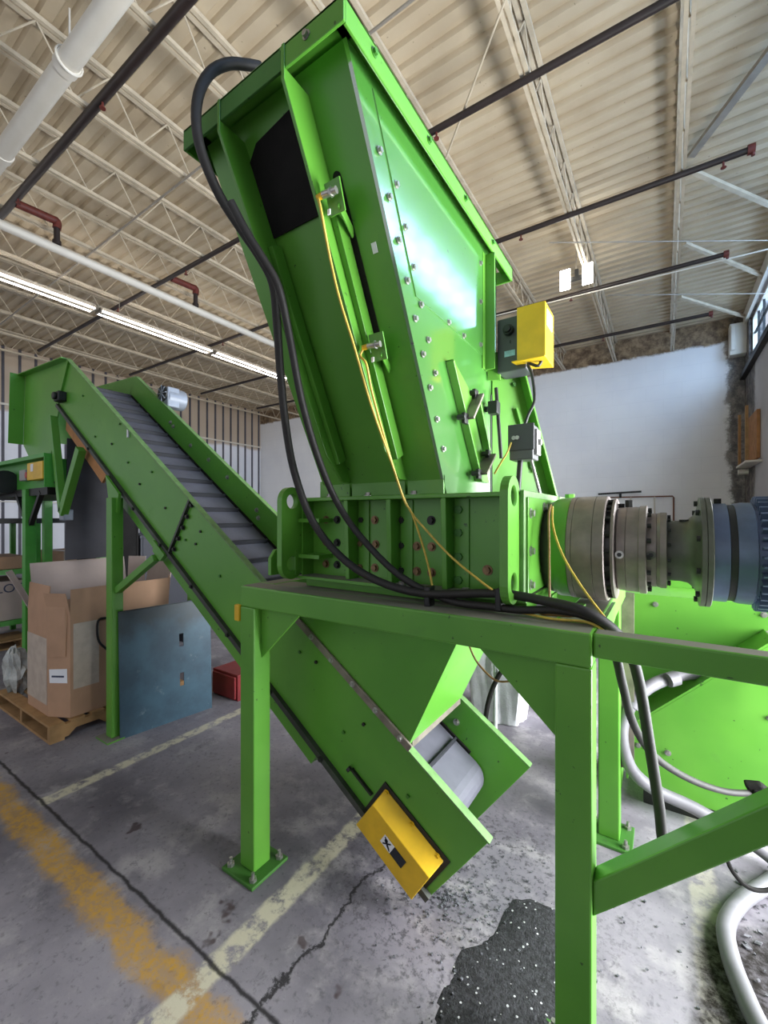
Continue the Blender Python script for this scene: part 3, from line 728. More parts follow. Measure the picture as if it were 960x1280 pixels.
ring('second_drum', [(-.147, .15), (-.14, .157), (-.115, .159), (-.114, .157), (-.112, .159), (-.075, .159), (-.073, .163), (-.052, .163), (-.05, .16)], 'cast')
for k in range(16):
    t = 2 * math.pi * (k + .3) / 16; bolt(gb, (-.05, GY + .147 * math.cos(t), GZ + .147 * math.sin(t)), (1, 0, 0), .009, 'black_metal', False, .012)
ring('third_drum', [(-.05, .134), (-.022, .135), (-.021, .133), (-.019, .135), (-.012, .136), (-.01, .138), (.008, .138), (.01, .135)], 'cast')
for k in range(14):
    t = 2 * math.pi * (k + .5) / 14; bolt(gb, (.01, GY + .122 * math.cos(t), GZ + .122 * math.sin(t)), (1, 0, 0), .007, 'black_metal', False, .01)
ring('bell_housing', [(.01, .108), (.05, .108), (.072, .113), (.088, .128), (.097, .15), (.101, .182)], 'cast_olive')
ring('motor_flange', [(.101, .183), (.103, .19), (.116, .19), (.117, .187), (.119, .19), (.132, .19), (.134, .186)], 'cast_olive')
for k in range(10):
    t = 2 * math.pi * (k + .5) / 10; bolt(gb, (.101, GY + .168 * math.cos(t), GZ + .168 * math.sin(t)), (-1, 0, 0), .0105, 'black_metal', False, .010)
ring('adapter', [(.134, .164), (.136, .168), (.175, .168), (.177, .16)], 'motor_blue')
ring('adapter_band', [(.177, .163), (.195, .163)], 'black_metal')
ring('motor_end', [(.195, .166), (.215, .17), (.24, .17), (.243, .166)], 'motor_blue')
ring('motor_body', [(.243, .16), (.8, .16), (.83, .15), (.85, .1)], 'motor_blue')
for k in range(40):
    t = 2 * math.pi * k / 40; c, s_ = math.cos(t), math.sin(t)
    a = Vector((.25, GY + .155 * c, GZ + .155 * s_)); b = Vector((.78, GY + .155 * c, GZ + .155 * s_))
    rad = Vector((0, c, s_)); MB().bar(a + rad * .016, b + rad * .016, .006, .038, rad).build('cooling_fin', 'motor_blue', gb)
MB().box(.30, .48, GY - .08, GY + .08, GZ + .17, GZ + .27).build('terminal_box', 'motor_blue', gb, .01)
for x, r_ in ((-.13, .157), (-.036, .134)):
    ang = math.radians(184)
    p = Vector((x, GY + r_ * math.cos(ang), GZ + r_ * math.sin(ang)))
    MB().cyl(p + Vector((0, .004, 0)), p + Vector((0, -.007, 0)), .014, 16).build('plug_boss', 'steel' if x < -.1 else 'cast_olive', gb)
    MB().cyl(p + Vector((0, -.006, 0)), p + Vector((0, -.009, 0)), .008, 6).build('plug', 'black', gb)
MB().cyl((-.11, GY, GZ + .155), (-.11, GY, GZ + .185), .014, 6).cyl((-.135, GY, GZ + .155), (-.135, GY, GZ + .172), .012, 6).build('breather', 'black_metal', gb)
MB().cyl((.155, GY, GZ + .165), (.155, GY, GZ + .185), .012, 6).build('grease_nipple', 'black_metal', gb)
MB().cyl((.062, GY - .02, GZ + .105), (.062, GY - .02, GZ + .112), .016, 12).build('inspection_cap', 'black_metal', gb)
MB().box(-.35, -.24, 1.62, 1.72, ZF, ZF + .012).box(-.35, -.34, 1.64, 1.72, ZF, ZF + .045).build('foot', 'green', gb, .002)

# ------------------------------------------------------------------ inclined conveyor
TH = R(34.6); NY, FYc = 1.64, 2.2
def cv(s, p, y): return Vector((-.568 - s * math.cos(TH) - p * math.sin(TH), y, .421 + s * math.sin(TH) - p * math.cos(TH)))
def xz(x, z, y): return Vector((x, y, z))
ic = thing('inclined_conveyor', 'long green inclined conveyor with cleated belt passing under the shredder', 'conveyor', (-3.0, 1.9, 0))
S1 = 2.45
def plate(y, nm, thick):
    e = Vector((0, thick, 0))
    MB().prism([cv(0, 0, y), cv(S1, 0, y), cv(S1, .465, y), cv(.02, .465, y)], e).build(nm + '_lower_plate', 'green', ic, .002)
    head = [cv(S1, 0, y), xz(-4.47, 3.118, y), xz(-4.735, 2.74, y), cv(S1, .465, y)]
    MB().prism(head, e).build(nm + '_upper_plate', 'green', ic, .002)
    MB().prism([xz(-4.47, 3.118, y), xz(-5.56, 3.165, y), xz(-5.62, 2.45, y), xz(-5.44, 2.29, y), xz(-4.90, 2.29, y), xz(-4.70, 2.72, y)], e).build(nm + '_head_plate', 'green', ic, .002)
plate(NY, 'near', -.008); plate(FYc, 'far', .008)
for y, sg in ((NY - .008, -1), (FYc + .008, 1)):
    MB().bar(cv(0, -.004, y + sg * .012), cv(4.735, -.004, y + sg * .012), .04, .008, cv(0, -1, 0) - cv(0, 0, 0)).build('top_lip', 'green_edge', ic)
MB().prism([xz(-4.47, 3.118, NY - .008), xz(-5.56, 3.165, NY - .008), xz(-5.56, 3.165, NY - .07), xz(-4.49, 3.12, NY - .07)], (0, 0, -.008)).build('head_top_flange', 'green', ic)
MB().prism([xz(-5.56, 3.165, NY - .008), xz(-5.62, 2.45, NY - .008), xz(-5.62, 2.45, NY - .13), xz(-5.56, 3.165, NY - .13)], (-.008, 0, 0)).build('head_end_flange', 'green', ic)
MB().box(-5.57, -5.562, NY, FYc, 2.5, 3.16).build('head_end_panel', 'green', ic)
MB().bar(xz(-4.475, 3.10, NY - .016), xz(-4.69, 2.76, NY - .016), .02, .035, (1, 0, 0)).build('head_joint', 'green', ic)
# dark bolted seam between the lower and upper plates
MB().bar(cv(S1, .0, NY - .016), cv(S1, .47, NY - .016), .016, .03, (0, 1, 0)).build('seam_strip', 'rail', ic)
for p in (.03, .12, .21, .30, .39): bolt(ic, cv(S1 - .03, p, NY - .016), (0, -1, 0), .012, 'black_metal')
# rail along the bottom of the near plate
MB().bar(cv(.02, .45, NY - .02), cv(4.72, .45, NY - .02), .028, .03, (0, 0, 1)).build('bottom_rail', 'rail', ic)
MB().bar(cv(.02, .45, FYc + .02), cv(4.72, .45, FYc + .02), .028, .03, (0, 0, 1)).build('bottom_rail', 'rail', ic)
for s in (.75, 1.2, 1.65, 2.1, 2.55, 3.0, 3.45, 3.9): bolt(ic, cv(s, .45, NY - .034), (0, -1, 0), .011, 'black_metal')
# return pan
MB().prism([cv(.80, .468, NY + .03), cv(3.55, .468, NY + .03), cv(3.55, .60, NY + .03), cv(.80, .60, NY + .03)], (0, .50, 0)).build('return_pan', 'green', ic)
MB().prism([cv(3.58, .47, NY + .01), cv(4.56, .47, NY + .01), cv(4.50, .585, NY + .01), cv(3.62, .61, NY + .01)], (0, .018, 0)).build('wooden_side_board', 'plywood', ic)
# belt with cleats
bl = MB().prism([cv(.20, .20, NY + .01), cv(4.72, .20, NY + .01), cv(4.72, .215, NY + .01), cv(.20, .215, NY + .01)], (0, FYc - NY - .02, 0))
arc = []
for k in range(11):
    t = math.pi * k / 10; arc.append((.20 - .10 * math.sin(t), .30 - .10 * math.cos(t)))
bl.prism([cv(a, b, NY + .01) for a, b in arc], (0, FYc - NY - .02, 0))
arc = []
for k in range(11):
    t = math.pi * k / 10; arc.append((4.72 + .10 * math.sin(t), .30 - .10 * math.cos(t)))
bl.prism([cv(a, b, NY + .01) for a, b in arc], (0, FYc - NY - .02, 0))
belt = bl.build('belt', 'belt', ic)
cl = None; s = .34
while s < 4.75:
    if cl is None:
        c0 = cv(s, .20, 0)
        cl = MB().prism([cv(s, .198, NY + .03), cv(s + .022, .198, NY + .03), cv(s + .016, .170, NY + .03), cv(s + .006, .170, NY + .03)], (0, FYc - NY - .06, 0)).build('cleat', 'cleat', belt)
        s0 = s
    else:
        c = cl.copy(); sc.collection.objects.link(c); c.parent = belt; c.location = cv(s, 0, 0) - cv(s0, 0, 0)
    s += .205
MB().bar(cv(.25, .195, FYc - .006), cv(4.7, .195, FYc - .006), .012, .02, (0, 0, 1)).build('belt_skirt', 'black_rubber', ic)
# bolts scattered over the plates
for s, p in ((3.61, .238), (3.307, .23), (3.064, .272), (2.972, .111), (2.677, .225), (3.585, .046), (2.25, .12), (2.246, .217), (1.932, .23), (2.355, .265), (1.06, .09), (1.173, .13), (.735, .242), (1.495, .10), (.676, .114), (.332, .186), (4.3, .15), (3.9, .33)):
    bolt(ic, cv(s, p, NY - .008), (0, -1, 0), .009, 'green_bolt' if int(s * 10) % 2 else 'black_metal', False)
for s, p in ((3.9, .08), (3.84, .09), (3.5, .10), (3.2, .07), (2.9, .06), (2.45, .08), (2.4, .12), (.55, .10), (.40, .12), (.62, .25), (.38, .28)):
    bolt(ic, cv(s, p, FYc), (0, -1, 0), .013, 'steel')
# head bearing and struts
MB().box(-4.64, -4.53, NY - .075, NY - .008, 2.74, 2.83).cyl((-4.585, NY - .075, 2.785), (-4.585, NY - .10, 2.785), .035, 16).build('head_bearing', 'black_metal', ic, .01)
MB().bar((-4.72, NY - .05, 2.62), (-4.50, NY - .05, 1.74), .05, .06, (0, 1, 0)).build('strut', 'green', ic, .003)
MB().bar((-4.13, NY - .05, 2.27), (-4.50, NY - .05, 1.72), .075, .06, (0, 1, 0)).build('strut', 'green', ic, .003)
MB().box(-4.56, -4.46, NY - .06, NY + .02, 1.66, 1.76).build('strut_pivot', 'fan_grey', ic, .01)
MB().box(-3.42, -3.40, NY - .02, NY - .009, 2.30, 2.36).build('sticker', 'paper', ic)
# two legs at the upper part, a knee brace
for y in (NY - .095, FYc + .01):
    l = MB().box(-3.58, -3.49, y, y + .085, .012, 1.84).build('leg', 'green', ic, .005)
    MB().box(-3.63, -3.44, y - .05, y + .13, 0, .012).build('base_plate', 'green_dusty', l)
    MB().prism([(-3.66, y + .03, 2.02), (-3.45, y + .03, 1.87), (-3.47, y + .03, 1.72), (-3.60, y + .03, 1.80)], (0, .02, 0)).build('leg_bracket', 'green', l)
MB().bar((-3.49, NY - .05, 1.13), (-2.95, NY - .05, 1.41), .05, .045, (0, 1, 0)).build('knee_brace', 'green', ic, .003)
MB().prism([cv(2.45, .46, NY - .05), cv(2.62, .46, NY - .05), cv(2.58, .53, NY - .05), cv(2.47, .53, NY - .05)], (0, .03, 0)).build('brace_bracket', 'green', ic)
# yellow tail guard with warning sticker
g_in = [cv(.06, .26, NY - .012), cv(.43, .26, NY - .012), cv(.43, .464, NY - .012), cv(.06, .464, NY - .012)]
MB().prism([cv(.05, .235, NY - .009), cv(.445, .235, NY - .009), cv(.445, .466, NY - .009), cv(.05, .466, NY - .009)], (0, -.006, 0)).build('guard_backing', 'black_metal', ic)
tg = MB(); y0 = NY - .015; y1 = NY - .085
a = [cv(.07, .255, y0), cv(.425, .255, y0), cv(.425, .462, y0), cv(.07, .462, y0)]
b = [cv(.075, .305, y1), cv(.42, .305, y1), cv(.425, .462, y1), cv(.07, .462, y1)]
tg.add(a + b, [(0, 1, 2, 3), (7, 6, 5, 4), (0, 4, 5, 1), (1, 5, 6, 2), (2, 6, 7, 3), (3, 7, 4, 0)])
tgo = tg.build('tail_guard', 'yellow', ic, .003); tgo['label'] = 'yellow bolted tail guard with a warning sticker'
def on_guard(s, p, off=0): return cv(s, p, y1 - .001 - off)
MB().prism([on_guard(.245, .352), on_guard(.305, .352), on_guard(.305, .398), on_guard(.245, .398)], (0, -.0015, 0)).build('warning_sticker', 'paper', tgo)
MB().prism([on_guard(.175, .352), on_guard(.245, .352), on_guard(.245, .398), on_guard(.175, .398)], (0, -.0015, 0)).build('warning_text_panel', 'ink', tgo)
pic = MB()
pic.bar(on_guard(.298, .358, .0025), on_guard(.255, .388, .0025), .001, .006, (1, 0, 0)); pic.bar(on_guard(.292, .392, .0025), on_guard(.262, .36, .0025), .001, .006, (1, 0, 0))
pic.cyl(on_guard(.285, .368, .0015), on_guard(.285, .368, .003), .009, 14); pic.bar(on_guard(.275, .380, .0025), on_guard(.25, .392, .0025), .001, .005, (1, 0, 0))
pic.build('warning_pictogram', 'ink', tgo)
for s in (.10, .25, .41): bolt(tgo, cv(s, .262, y0 - .003), (0, -1, 0), .009, 'yellow')
MB().bar(cv(.455, .345, NY - .012), cv(.60, .345, NY - .012), .012, .022, (0, 1, 0)).cyl(cv(.60, .345, NY - .03), cv(.615, .345, NY - .03), .014, 6).build('take_up_screw', 'black_metal', ic)
# grey fan motor at the far side of the head
fm = MB().cyl((-4.0, FYc + .03, 2.84), (-4.0, FYc + .22, 2.84), .10, 24); fm.box(-4.09, -3.91, FYc + .02, FYc + .14, 2.74, 2.93)
fmo = fm.build('drive_motor', 'fan_grey', ic, .01)
fr = MB().cyl((-3.99, FYc + .02, 2.87), (-3.99, FYc + .008, 2.87), .075, 24); fr.build('fan_grille', 'black_metal', fmo)
fs = MB()
for k in range(4):
    t = math.pi * k / 4; fs.bar((-3.99 - .075 * math.cos(t), FYc + .004, 2.87 - .075 * math.sin(t)), (-3.99 + .075 * math.cos(t), FYc + .004, 2.87 + .075 * math.sin(t)), .006, .012, (0, 1, 0))
fs.build('fan_spokes', 'fan_grey', fmo)

# discharge chute between shredder and conveyor
dc = thing('discharge_chute', 'green discharge chute hanging between stand and conveyor tail', 'chute', (-1.2, 1.9, .7))
MB().prism([cv(.46, -.012, NY - .03), (-.655, NY - .03, 1.30), (-1.60, NY - .03, 1.30), cv(1.26, -.012, NY - .03)], (0, .008, 0)).build('front_sheet', 'green', dc)
MB().prism([cv(.46, -.012, NY - .03), (-.655, NY - .03, 1.30), (-.655, FYc - .02, 1.30), cv(.46, -.012, FYc - .02)], (.008, 0, .004)).build('end_sheet', 'green', dc)
MB().bar(cv(.44, -.02, NY - .038), cv(1.30, -.02, NY - .038), .012, .035, (0, 0, 1)).build('clamp_bar', 'flat_bar', dc, .002)
for s in (.50, .66, .82, .98, 1.14): bolt(dc, cv(s, -.02, NY - .044), (0, -1, 0), .010, 'steel')
MB().bar(cv(.455, -.012, NY), cv(.455, -.012, FYc - .03), .012, .035, (0, 0, 1)).build('end_clamp_bar', 'flat_bar', dc)

# ------------------------------------------------------------------ rear green drive cover on the right
rc = thing('machine_cover', 'bright green sheet-metal cover behind the gearbox, with sloping folded panel', 'cover', (.3, 3.0, 0))
MB().prism([(-.02, 3.36, 1.18), (.42, 3.36, 1.18), (.32, 3.36, 1.285), (.03, 3.36, 1.285)], (0, .25, 0)).build('drive_guard', 'green', rc, .006)
MB().box(-.23, 1.3, 3.02, 3.03, .55, 1.215).build('upper_panel', 'green', rc)
MB().prism([(-.23, 3.02, 1.215), (1.3, 3.02, 1.215), (1.3, 3.40, 1.225), (-.23, 3.40, 1.225)], (0, 0, .01)).build('top_flange', 'green', rc)
low = [(-.17, .256), (-.17, .483), (.454, 1.077), (1.3, 1.077), (1.3, .11), (.435, .145), (-.048, .179), (-.135, .213)]
MB().prism([(x, 2.8, z) for x, z in low], (0, .01, 0)).build('lower_panel', 'green', rc, .002)
MB().prism([(-.17, 2.8, .483), (.454, 2.8, 1.077), (.454, 3.02, 1.085), (-.17, 3.02, .49)], (-.006, 0, .008)).build('sloping_flange', 'green', rc)
MB().box(.454, 1.3, 2.8, 3.02, 1.077, 1.087).build('ledge', 'green_dusty', rc)
MB().box(-.18, -.17, 2.81, 3.35, .19, .48).box(-.23, -.22, 3.03, 3.35, .0, 1.215).build('end_panel', 'green', rc)
MB().box(-.10, 1.28, 2.95, 3.3, 0, .10).build('skid', 'black_metal', rc)
for x, z in ((-.04, 1.17), (.45, 1.17), (-.06, .56), (.02, .40)): bolt(rc, (x, 3.02 if z > .5 else 2.8, z), (0, -1, 0), .011, 'steel')
for x, z in ((-.12, .40), (-.02, .33), (.40, .33), (.44, .7)): bolt(rc, (x, 2.8, z), (0, -1, 0), .010, 'steel')

# ------------------------------------------------------------------ hoses and cables
def cable(name, label, cat, pts, r, mat, group=None):
    return tag(MB().tube(pts, r, 12, True).build(name, mat), label, cat, group)
HA = [(-1.112, 0.943, 3.182), (-1.125, 0.899, 3.158), (-1.149, 0.847, 3.128), (-1.171, 0.797, 3.067), (-1.182, 0.766, 2.978), (-1.186, 0.763, 2.88), (-1.194, 0.794, 2.808), (-1.197, 0.852, 2.734), (-1.184, 0.92, 2.665), (-1.16, 0.984, 2.59), (-1.154, 1.036, 2.521), (-1.188, 1.085, 2.421), (-1.231, 1.141, 2.269), (-1.258, 1.195, 2.067), (-1.258, 1.243, 1.88), (-1.211, 1.297, 1.683), (-1.102, 1.345, 1.537), (-0.94, 1.369, 1.449), (-0.748, 1.406, 1.41), (-0.485, 1.441, 1.432), (-0.325, 1.439, 1.424), (-0.202, 1.412, 1.41), (-0.119, 1.448, 1.351), (-0.07, 1.487, 1.241), (-0.036, 1.522, 1.006), (-0.011, 1.55, 0.805), (0.005, 1.561, 0.677), (.06, 1.5, .735), (.16, 1.5, .83), (.326, 1.5, .985)]
cable('power_hose', 'thick black hose looping off the hopper top and down past the stand', 'hose', HA, .0155, 'hose')
HB = [(-1.134, 0.845, 2.686), (-1.117, 0.892, 2.611), (-1.098, 0.941, 2.547), (-1.085, 0.998, 2.474), (-1.105, 1.068, 2.337), (-1.126, 1.15, 2.132), (-1.131, 1.243, 1.935), (-1.116, 1.336, 1.765), (-1.028, 1.382, 1.619), (-0.856, 1.412, 1.467), (-0.662, 1.432, 1.391), (-0.51, 1.431, 1.386), (-0.401, 1.436, 1.386), (-0.279, 1.457, 1.395), (-0.174, 1.454, 1.375), (-0.127, 1.486, 1.28), (-0.109, 1.545, 1.165), (-0.086, 1.68, 0.989), (-0.029, 1.897, 0.794), (0.084, 2.152, 0.617), (0.22, 2.361, 0.499), (0.346, 2.504, 0.456)]
cable('power_hose', 'second black hose crossing in front of the shredder box to the plug', 'hose', HB, .0135, 'hose')
for p, t in (((-.735, 1.425, 1.395), 'left'), ((-.47, 1.44, 1.41), 'right')):
    tag(MB().box(p[0] - .012, p[0] + .012, p[1] - .025, p[1] + .025, p[2] - .036, p[2] + .042).build('hose_clamp', 'black', None, .006), f'{t} of the two small black clamps tying the hoses on the beam', 'clamp', 'hose clamps')
Y1 = [(-0.91, fy(2.685) - .035, 2.675), (-0.845, 0.94, 2.655), (-0.848, 0.945, 2.611), (-0.868, 1.009, 2.509), (-0.873, 1.065, 2.398), (-0.867, 1.129, 2.276), (-0.861, 1.229, 2.082), (-0.84, 1.327, 1.893), (-0.828, 1.395, 1.761), (-0.807, 1.42, 1.709), (-0.774, 1.442, 1.592), (-0.749, 1.447, 1.501), (-0.732, 1.446, 1.427)]
cable('sensor_cable', 'long yellow cable running down the hopper from the upper sensor', 'cable', [(-.874, .962, 2.662)] + Y1[2:], .0042, 'yellow_cable', 'yellow sensor cables')
Y2 = [(-.863, 1.179, 2.277), (-.872, 1.175, 2.25), (-0.843, 1.169, 2.216), (-0.85, 1.213, 2.133), (-0.848, 1.286, 1.991), (-0.836, 1.378, 1.806), (-0.81, 1.418, 1.715), (-0.747, 1.436, 1.639), (-0.65, 1.44, 1.547), (-0.542, 1.439, 1.471), (-0.494, 1.435, 1.442)]
cable('sensor_cable', 'yellow cable from the lower sensor, slanting across the shredder box', 'cable', Y2, .0042, 'yellow_cable', 'yellow sensor cables')
cable('sensor_cable', 'short yellow cable leaving the small grey junction box', 'cable', [(-0.555, 1.85, 2.02), (-0.567, 1.83, 1.974), (-0.599, 1.833, 1.928), (-0.633, 1.859, 1.89)], .004, 'yellow_cable', 'yellow sensor cables')
cable('sensor_cable', 'yellow cable hanging straight down in front of the gearbox neck', 'cable', [(-0.351, 1.66, 1.74), (-0.345, 1.6, 1.7), (-0.335, 1.56, 1.6), (-0.328, 1.53, 1.5), (-.325, 1.52, 1.42)], .004, 'brown_cable', 'yellow sensor cables')
cable('sensor_cable', 'yellow cable sweeping over the gearbox drum down to the beam end', 'cable', [(-0.345, 1.66, 1.735), (-0.33, 1.6, 1.66), (-0.295, 1.57, 1.57), (-0.244, 1.54, 1.49), (-0.192, 1.515, 1.423), (-0.151, 1.506, 1.372), (-0.135, 1.504, 1.336)], .004, 'yellow_cable', 'yellow sensor cables')
cable('sensor_cable', 'yellow cable lying along the beam end under the black hose', 'cable', [(-0.418, 1.449, 1.375), (-0.379, 1.451, 1.372), (-0.323, 1.428, 1.372), (-0.273, 1.425, 1.372), (-0.205, 1.434, 1.374), (-0.16, 1.428, 1.362), (-0.132, 1.422, 1.339)], .004, 'yellow_cable', 'yellow sensor cables')
cable('sensor_cable', 'tangled brown cable bundle on the beam end', 'cable', [(-0.407, 1.486, 1.38), (-0.35, 1.488, 1.378), (-0.308, 1.504, 1.38), (-0.342, 1.467, 1.376), (-0.299, 1.472, 1.376), (-0.242, 1.476, 1.379), (-0.277, 1.486, 1.385), (-0.229, 1.482, 1.38)], .006, 'brown_cable', 'yellow sensor cables')
cable('sensor_cable', 'thin brown cable looping below the front beam', 'cable', [(-0.604, 1.45, 1.27), (-0.589, 1.45, 1.236), (-0.562, 1.45, 1.183), (-0.517, 1.45, 1.141), (-0.478, 1.45, 1.125), (-0.42, 1.45, 1.14)], .0035, 'brown_cable', 'yellow sensor cables')
cable('control_cable', 'grey cable from the yellow-guarded control box down to the junction box', 'cable', [(-0.46, 2.02, 2.44), (-0.475, 2.0, 2.385), (-0.52, 1.99, 2.40), (-0.50, 1.985, 2.34), (-0.488, 1.978, 2.225), (-0.506, 1.94, 2.153), (-0.522, 1.925, 2.091)], .007, 'black_metal')
GH = [(0.50, 2.94, 0.85), (0.27, 2.94, 0.83), (0.125, 2.90, 0.825), (-0.034, 2.76, 0.785), (-0.131, 2.645, 0.711), (-0.183, 2.6, 0.591), (-0.179, 2.577, 0.469), (-0.133, 2.608, 0.342), (-0.034, 2.673, 0.244), (0.135, 2.72, 0.185), (0.33, 2.73, 0.11), (0.47, 2.70, 0.04), (0.42, 2.60, 0.035), (0.29, 2.4, 0.034), (0.214, 2.213, 0.035), (0.211, 2.055, 0.035), (0.234, 1.927, 0.036), (0.262, 1.826, 0.036), (.35, 1.6, .036)]
hz = thing('flexible_conduit', 'pale grey flexible conduit curving down onto the floor at right', 'hose', (0, 2.6, .3))
MB().tube(GH, .032, 14, True).build('hose', 'grey_hose', hz)
MB().cyl((-.148, 2.63, .68), (-.128, 2.648, .715), .038, 16).cyl((.02, 2.77, .808), (.06, 2.80, .82), .038, 16).build('coupling', 'grey_hose', hz)
pl = thing('cable_plug', 'ragged black plug hanging at the right edge by the green cover', 'plug', (.35, 2.5, .45))
MB().box(.33, .46, 2.46, 2.53, .42, .49).prism([(.30, 2.47, .50), (.36, 2.47, .515), (.42, 2.47, .47), (.36, 2.47, .44), (.32, 2.47, .46)], (0, .05, 0)).build('body', 'black_rubber', pl, .01)
MB().tube([(.38, 2.49, .42), (.32, 2.45, .38), (.26, 2.4, .36), (.22, 2.38, .28), (.24, 2.36, .18), (.30, 2.36, .12), (.38, 2.4, .12), (.48, 2.45, .2)], .009, 8).build('tail_cord', 'black_rubber', pl)
cable('hanging_wire', 'pale twin wire hanging down in front of the green cover', 'wire', [(.47, 2.7, 1.05), (.46, 2.68, .8), (.43, 2.6, .62), (.40, 2.52, .50)], .006, 'conduit')
cable('hanging_wire', 'dark wire hanging at the right edge of the photo', 'wire', [(.52, 2.7, 1.1), (.50, 2.69, .9), (.51, 2.66, .75)], .006, 'black_metal')

# ------------------------------------------------------------------ floor spill
def mound(lobes, x0, x1, y0, y1, h, name, n=90):
    m = MB(); v = []; f = []
    for i in range(n + 1):
        for k in range(n + 1):
            x = x0 + (x1 - x0) * i / n; y = y0 + (y1 - y0) * k / n; q = 0
            for cx, cy, rx, ry in lobes:
                d = math.hypot((x - cx) / rx, (y - cy) / ry); a = math.atan2(y - cy, x - cx)
                d *= 1 + .05 * math.sin(4 * a + 1) + .03 * math.sin(9 * a)
                q += math.exp(-(d ** 2) * 1.6)
            q -= .2
            z = h * min(1, max(0, q) * 1.6) ** .7 + (random.uniform(-.0015, .0025) if q > .03 else 0)
            v.append((x, y, z if q > 0 else -.006))
    for i in range(n):
        for k in range(n):
            a = i * (n + 1) + k; f.append((a, a + n + 1, a + n + 2, a + 1))
    m.add(v, f, True); return m.build(name, 'granulate')
tag(mound([(-.42, 1.40, .25, .32), (-.44, 1.80, .13, .14), (-.12, 1.10, .30, .27)], -.9, .45, .7, 2.1, .016, 'granulate_pile'), 'flat pile of black granulate with pale flecks on the concrete', 'granulate pile', None, 'stuff')
m = MB()
for k in range(420):
    if k < 300:
        a = random.uniform(0, 2 * math.pi); q = abs(random.gauss(0, .2)); x = -.80 + q * math.cos(a); y = 1.72 + q * math.sin(a) * .9
    else: x = random.uniform(-.75, .1); y = random.uniform(1.2, 2.3)
    s = random.uniform(.002, .0065); z = random.uniform(.001, .008); t = random.uniform(0, 3.14)
    c, s_ = math.cos(t) * s, math.sin(t) * s
    m.prism([(x + c, y + s_, z), (x - s_, y + c, z), (x - c, y - s_, z), (x + s_, y - c, z)], (0, 0, random.uniform(.001, .006)))
tag(m.build('plastic_flakes', plain('mixed_flakes', '#77787e', .6, var=.9, scale=90)), 'scattered plastic flakes on the floor around the conveyor tail', 'flakes', None, 'stuff')
m = MB()
for k in range(220):
    x = random.gauss(.48, .12); y = random.gauss(2.05, .3); s = random.uniform(.004, .018); t = random.uniform(0, 3.14); z = random.uniform(.001, .01)
    if x < .27: x = .27 + (.27 - x) * .5
    c, s_ = math.cos(t) * s, math.sin(t) * s
    m.prism([(x + c, y + s_, z), (x - s_ * .6, y + c * .6, z), (x - c, y - s_, z), (x + s_ * .6, y - c * .6, z)], (0, 0, random.uniform(.001, .009)))
tag(m.build('shredded_scrap', plain('scrap_flakes', '#77757c', .5, var=.8, scale=60)), 'shredded scrap lying on the floor beside the grey conduit', 'scrap', None, 'stuff')

# ------------------------------------------------------------------ left side: pallet, gaylord, teal panel
pa = thing('wooden_pallet', 'weathered wooden pallet under the tall cardboard box', 'pallet', (-4.3, 1.8, 0))
PX0, PX1, PY0, PY1 = -4.98, -3.80, 1.26, 2.32
for x in (PX0, (PX0 + PX1) / 2 - .02, PX1 - .045):
    a = MB()
    prof = [(PY0, .02), (PY0 + .12, .02), (PY0 + .17, .065), (PY0 + .33, .065), (PY0 + .38, .02), (PY1 - .38, .02), (PY1 - .33, .065), (PY1 - .17, .065), (PY1 - .12, .02), (PY1, .02), (PY1, .115), (PY0, .115)]
    a.prism([(x, y, z) for y, z in prof], (.045, 0, 0)).build('stringer', 'wood', pa)
for k in range(8):
    y = PY0 + k * .138; MB().box(PX0, PX1, y, y + .095, .115, .135).build('deck_board', 'wood', pa, .002)
for y in (PY0, PY0 + .5, PY1 - .1): MB().box(PX0, PX1, y, y + .095, 0, .02).build('bottom_board', 'wood', pa)
gx = thing('cardboard_gaylord', 'tall open octagonal cardboard box on the pallet, flaps up', 'box', (-4.25, 1.8, .135))
GX0, GX1, GY0, GY1, GZ0, GZ1 = -4.60, -3.835, 1.318, 2.27, .137, .93
ch = .17; cy = .085
ring8 = [(GX0 + ch, GY0), (GX1 - ch, GY0), (GX1, GY0 + cy), (GX1, GY1 - cy), (GX1 - ch, GY1), (GX0 + ch, GY1), (GX0, GY1 - cy), (GX0, GY0 + cy)]
wallm = MB()
for k in range(8):
    (xa, ya), (xb, yb) = ring8[k], ring8[(k + 1) % 8]
    d = Vector((xb - xa, yb - ya, 0)); nrm = Vector((d.y, -d.x, 0)).normalized()
    wallm.prism([(xa, ya, GZ0), (xb, yb, GZ0), (xb, yb, GZ1), (xa, ya, GZ1)], -nrm * .008)
wallm.box(GX0 + .1, GX1 - .1, GY0 + .1, GY1 - .1, GZ0, GZ0 + .008)
wallm.build('walls', 'cardboard', gx)
def flap(k, h, lean, mat='cardboard', w0=0., w1=1.):
    (xa, ya), (xb, yb) = ring8[k], ring8[(k + 1) % 8]
    a, b = Vector((xa, ya, GZ1)), Vector((xb, yb, GZ1)); d = b - a; a, b = a + d * w0, a + d * w1
    nrm = Vector((d.y, -d.x, 0)).normalized(); up = (Vector((0, 0, 1)) * math.cos(lean) + nrm * math.sin(lean)) * h
    MB().prism([a, b, b + up, a + up], -nrm * .006).build('flap', mat, gx)
flap(2, .20, R(3)); flap(1, .18, R(14)); flap(0, .22, R(-3)); flap(3, .20, R(4)); flap(4, .34, R(10), 'cardboard_in'); flap(5, .36, R(4), 'cardboard_in'); flap(6, .36, R(12), 'cardboard_in'); flap(7, .34, R(25), 'cardboard_in')
def on_chamfer(t, z, off):
    (xa, ya), (xb, yb) = ring8[1], ring8[2]; d = Vector((xb - xa, yb - ya, 0)); n_ = Vector((d.y, -d.x, 0)).normalized()
    return Vector((xa, ya, z)) + d * t + n_ * off
n_ = (on_chamfer(0, 0, 1) - on_chamfer(0, 0, 0))
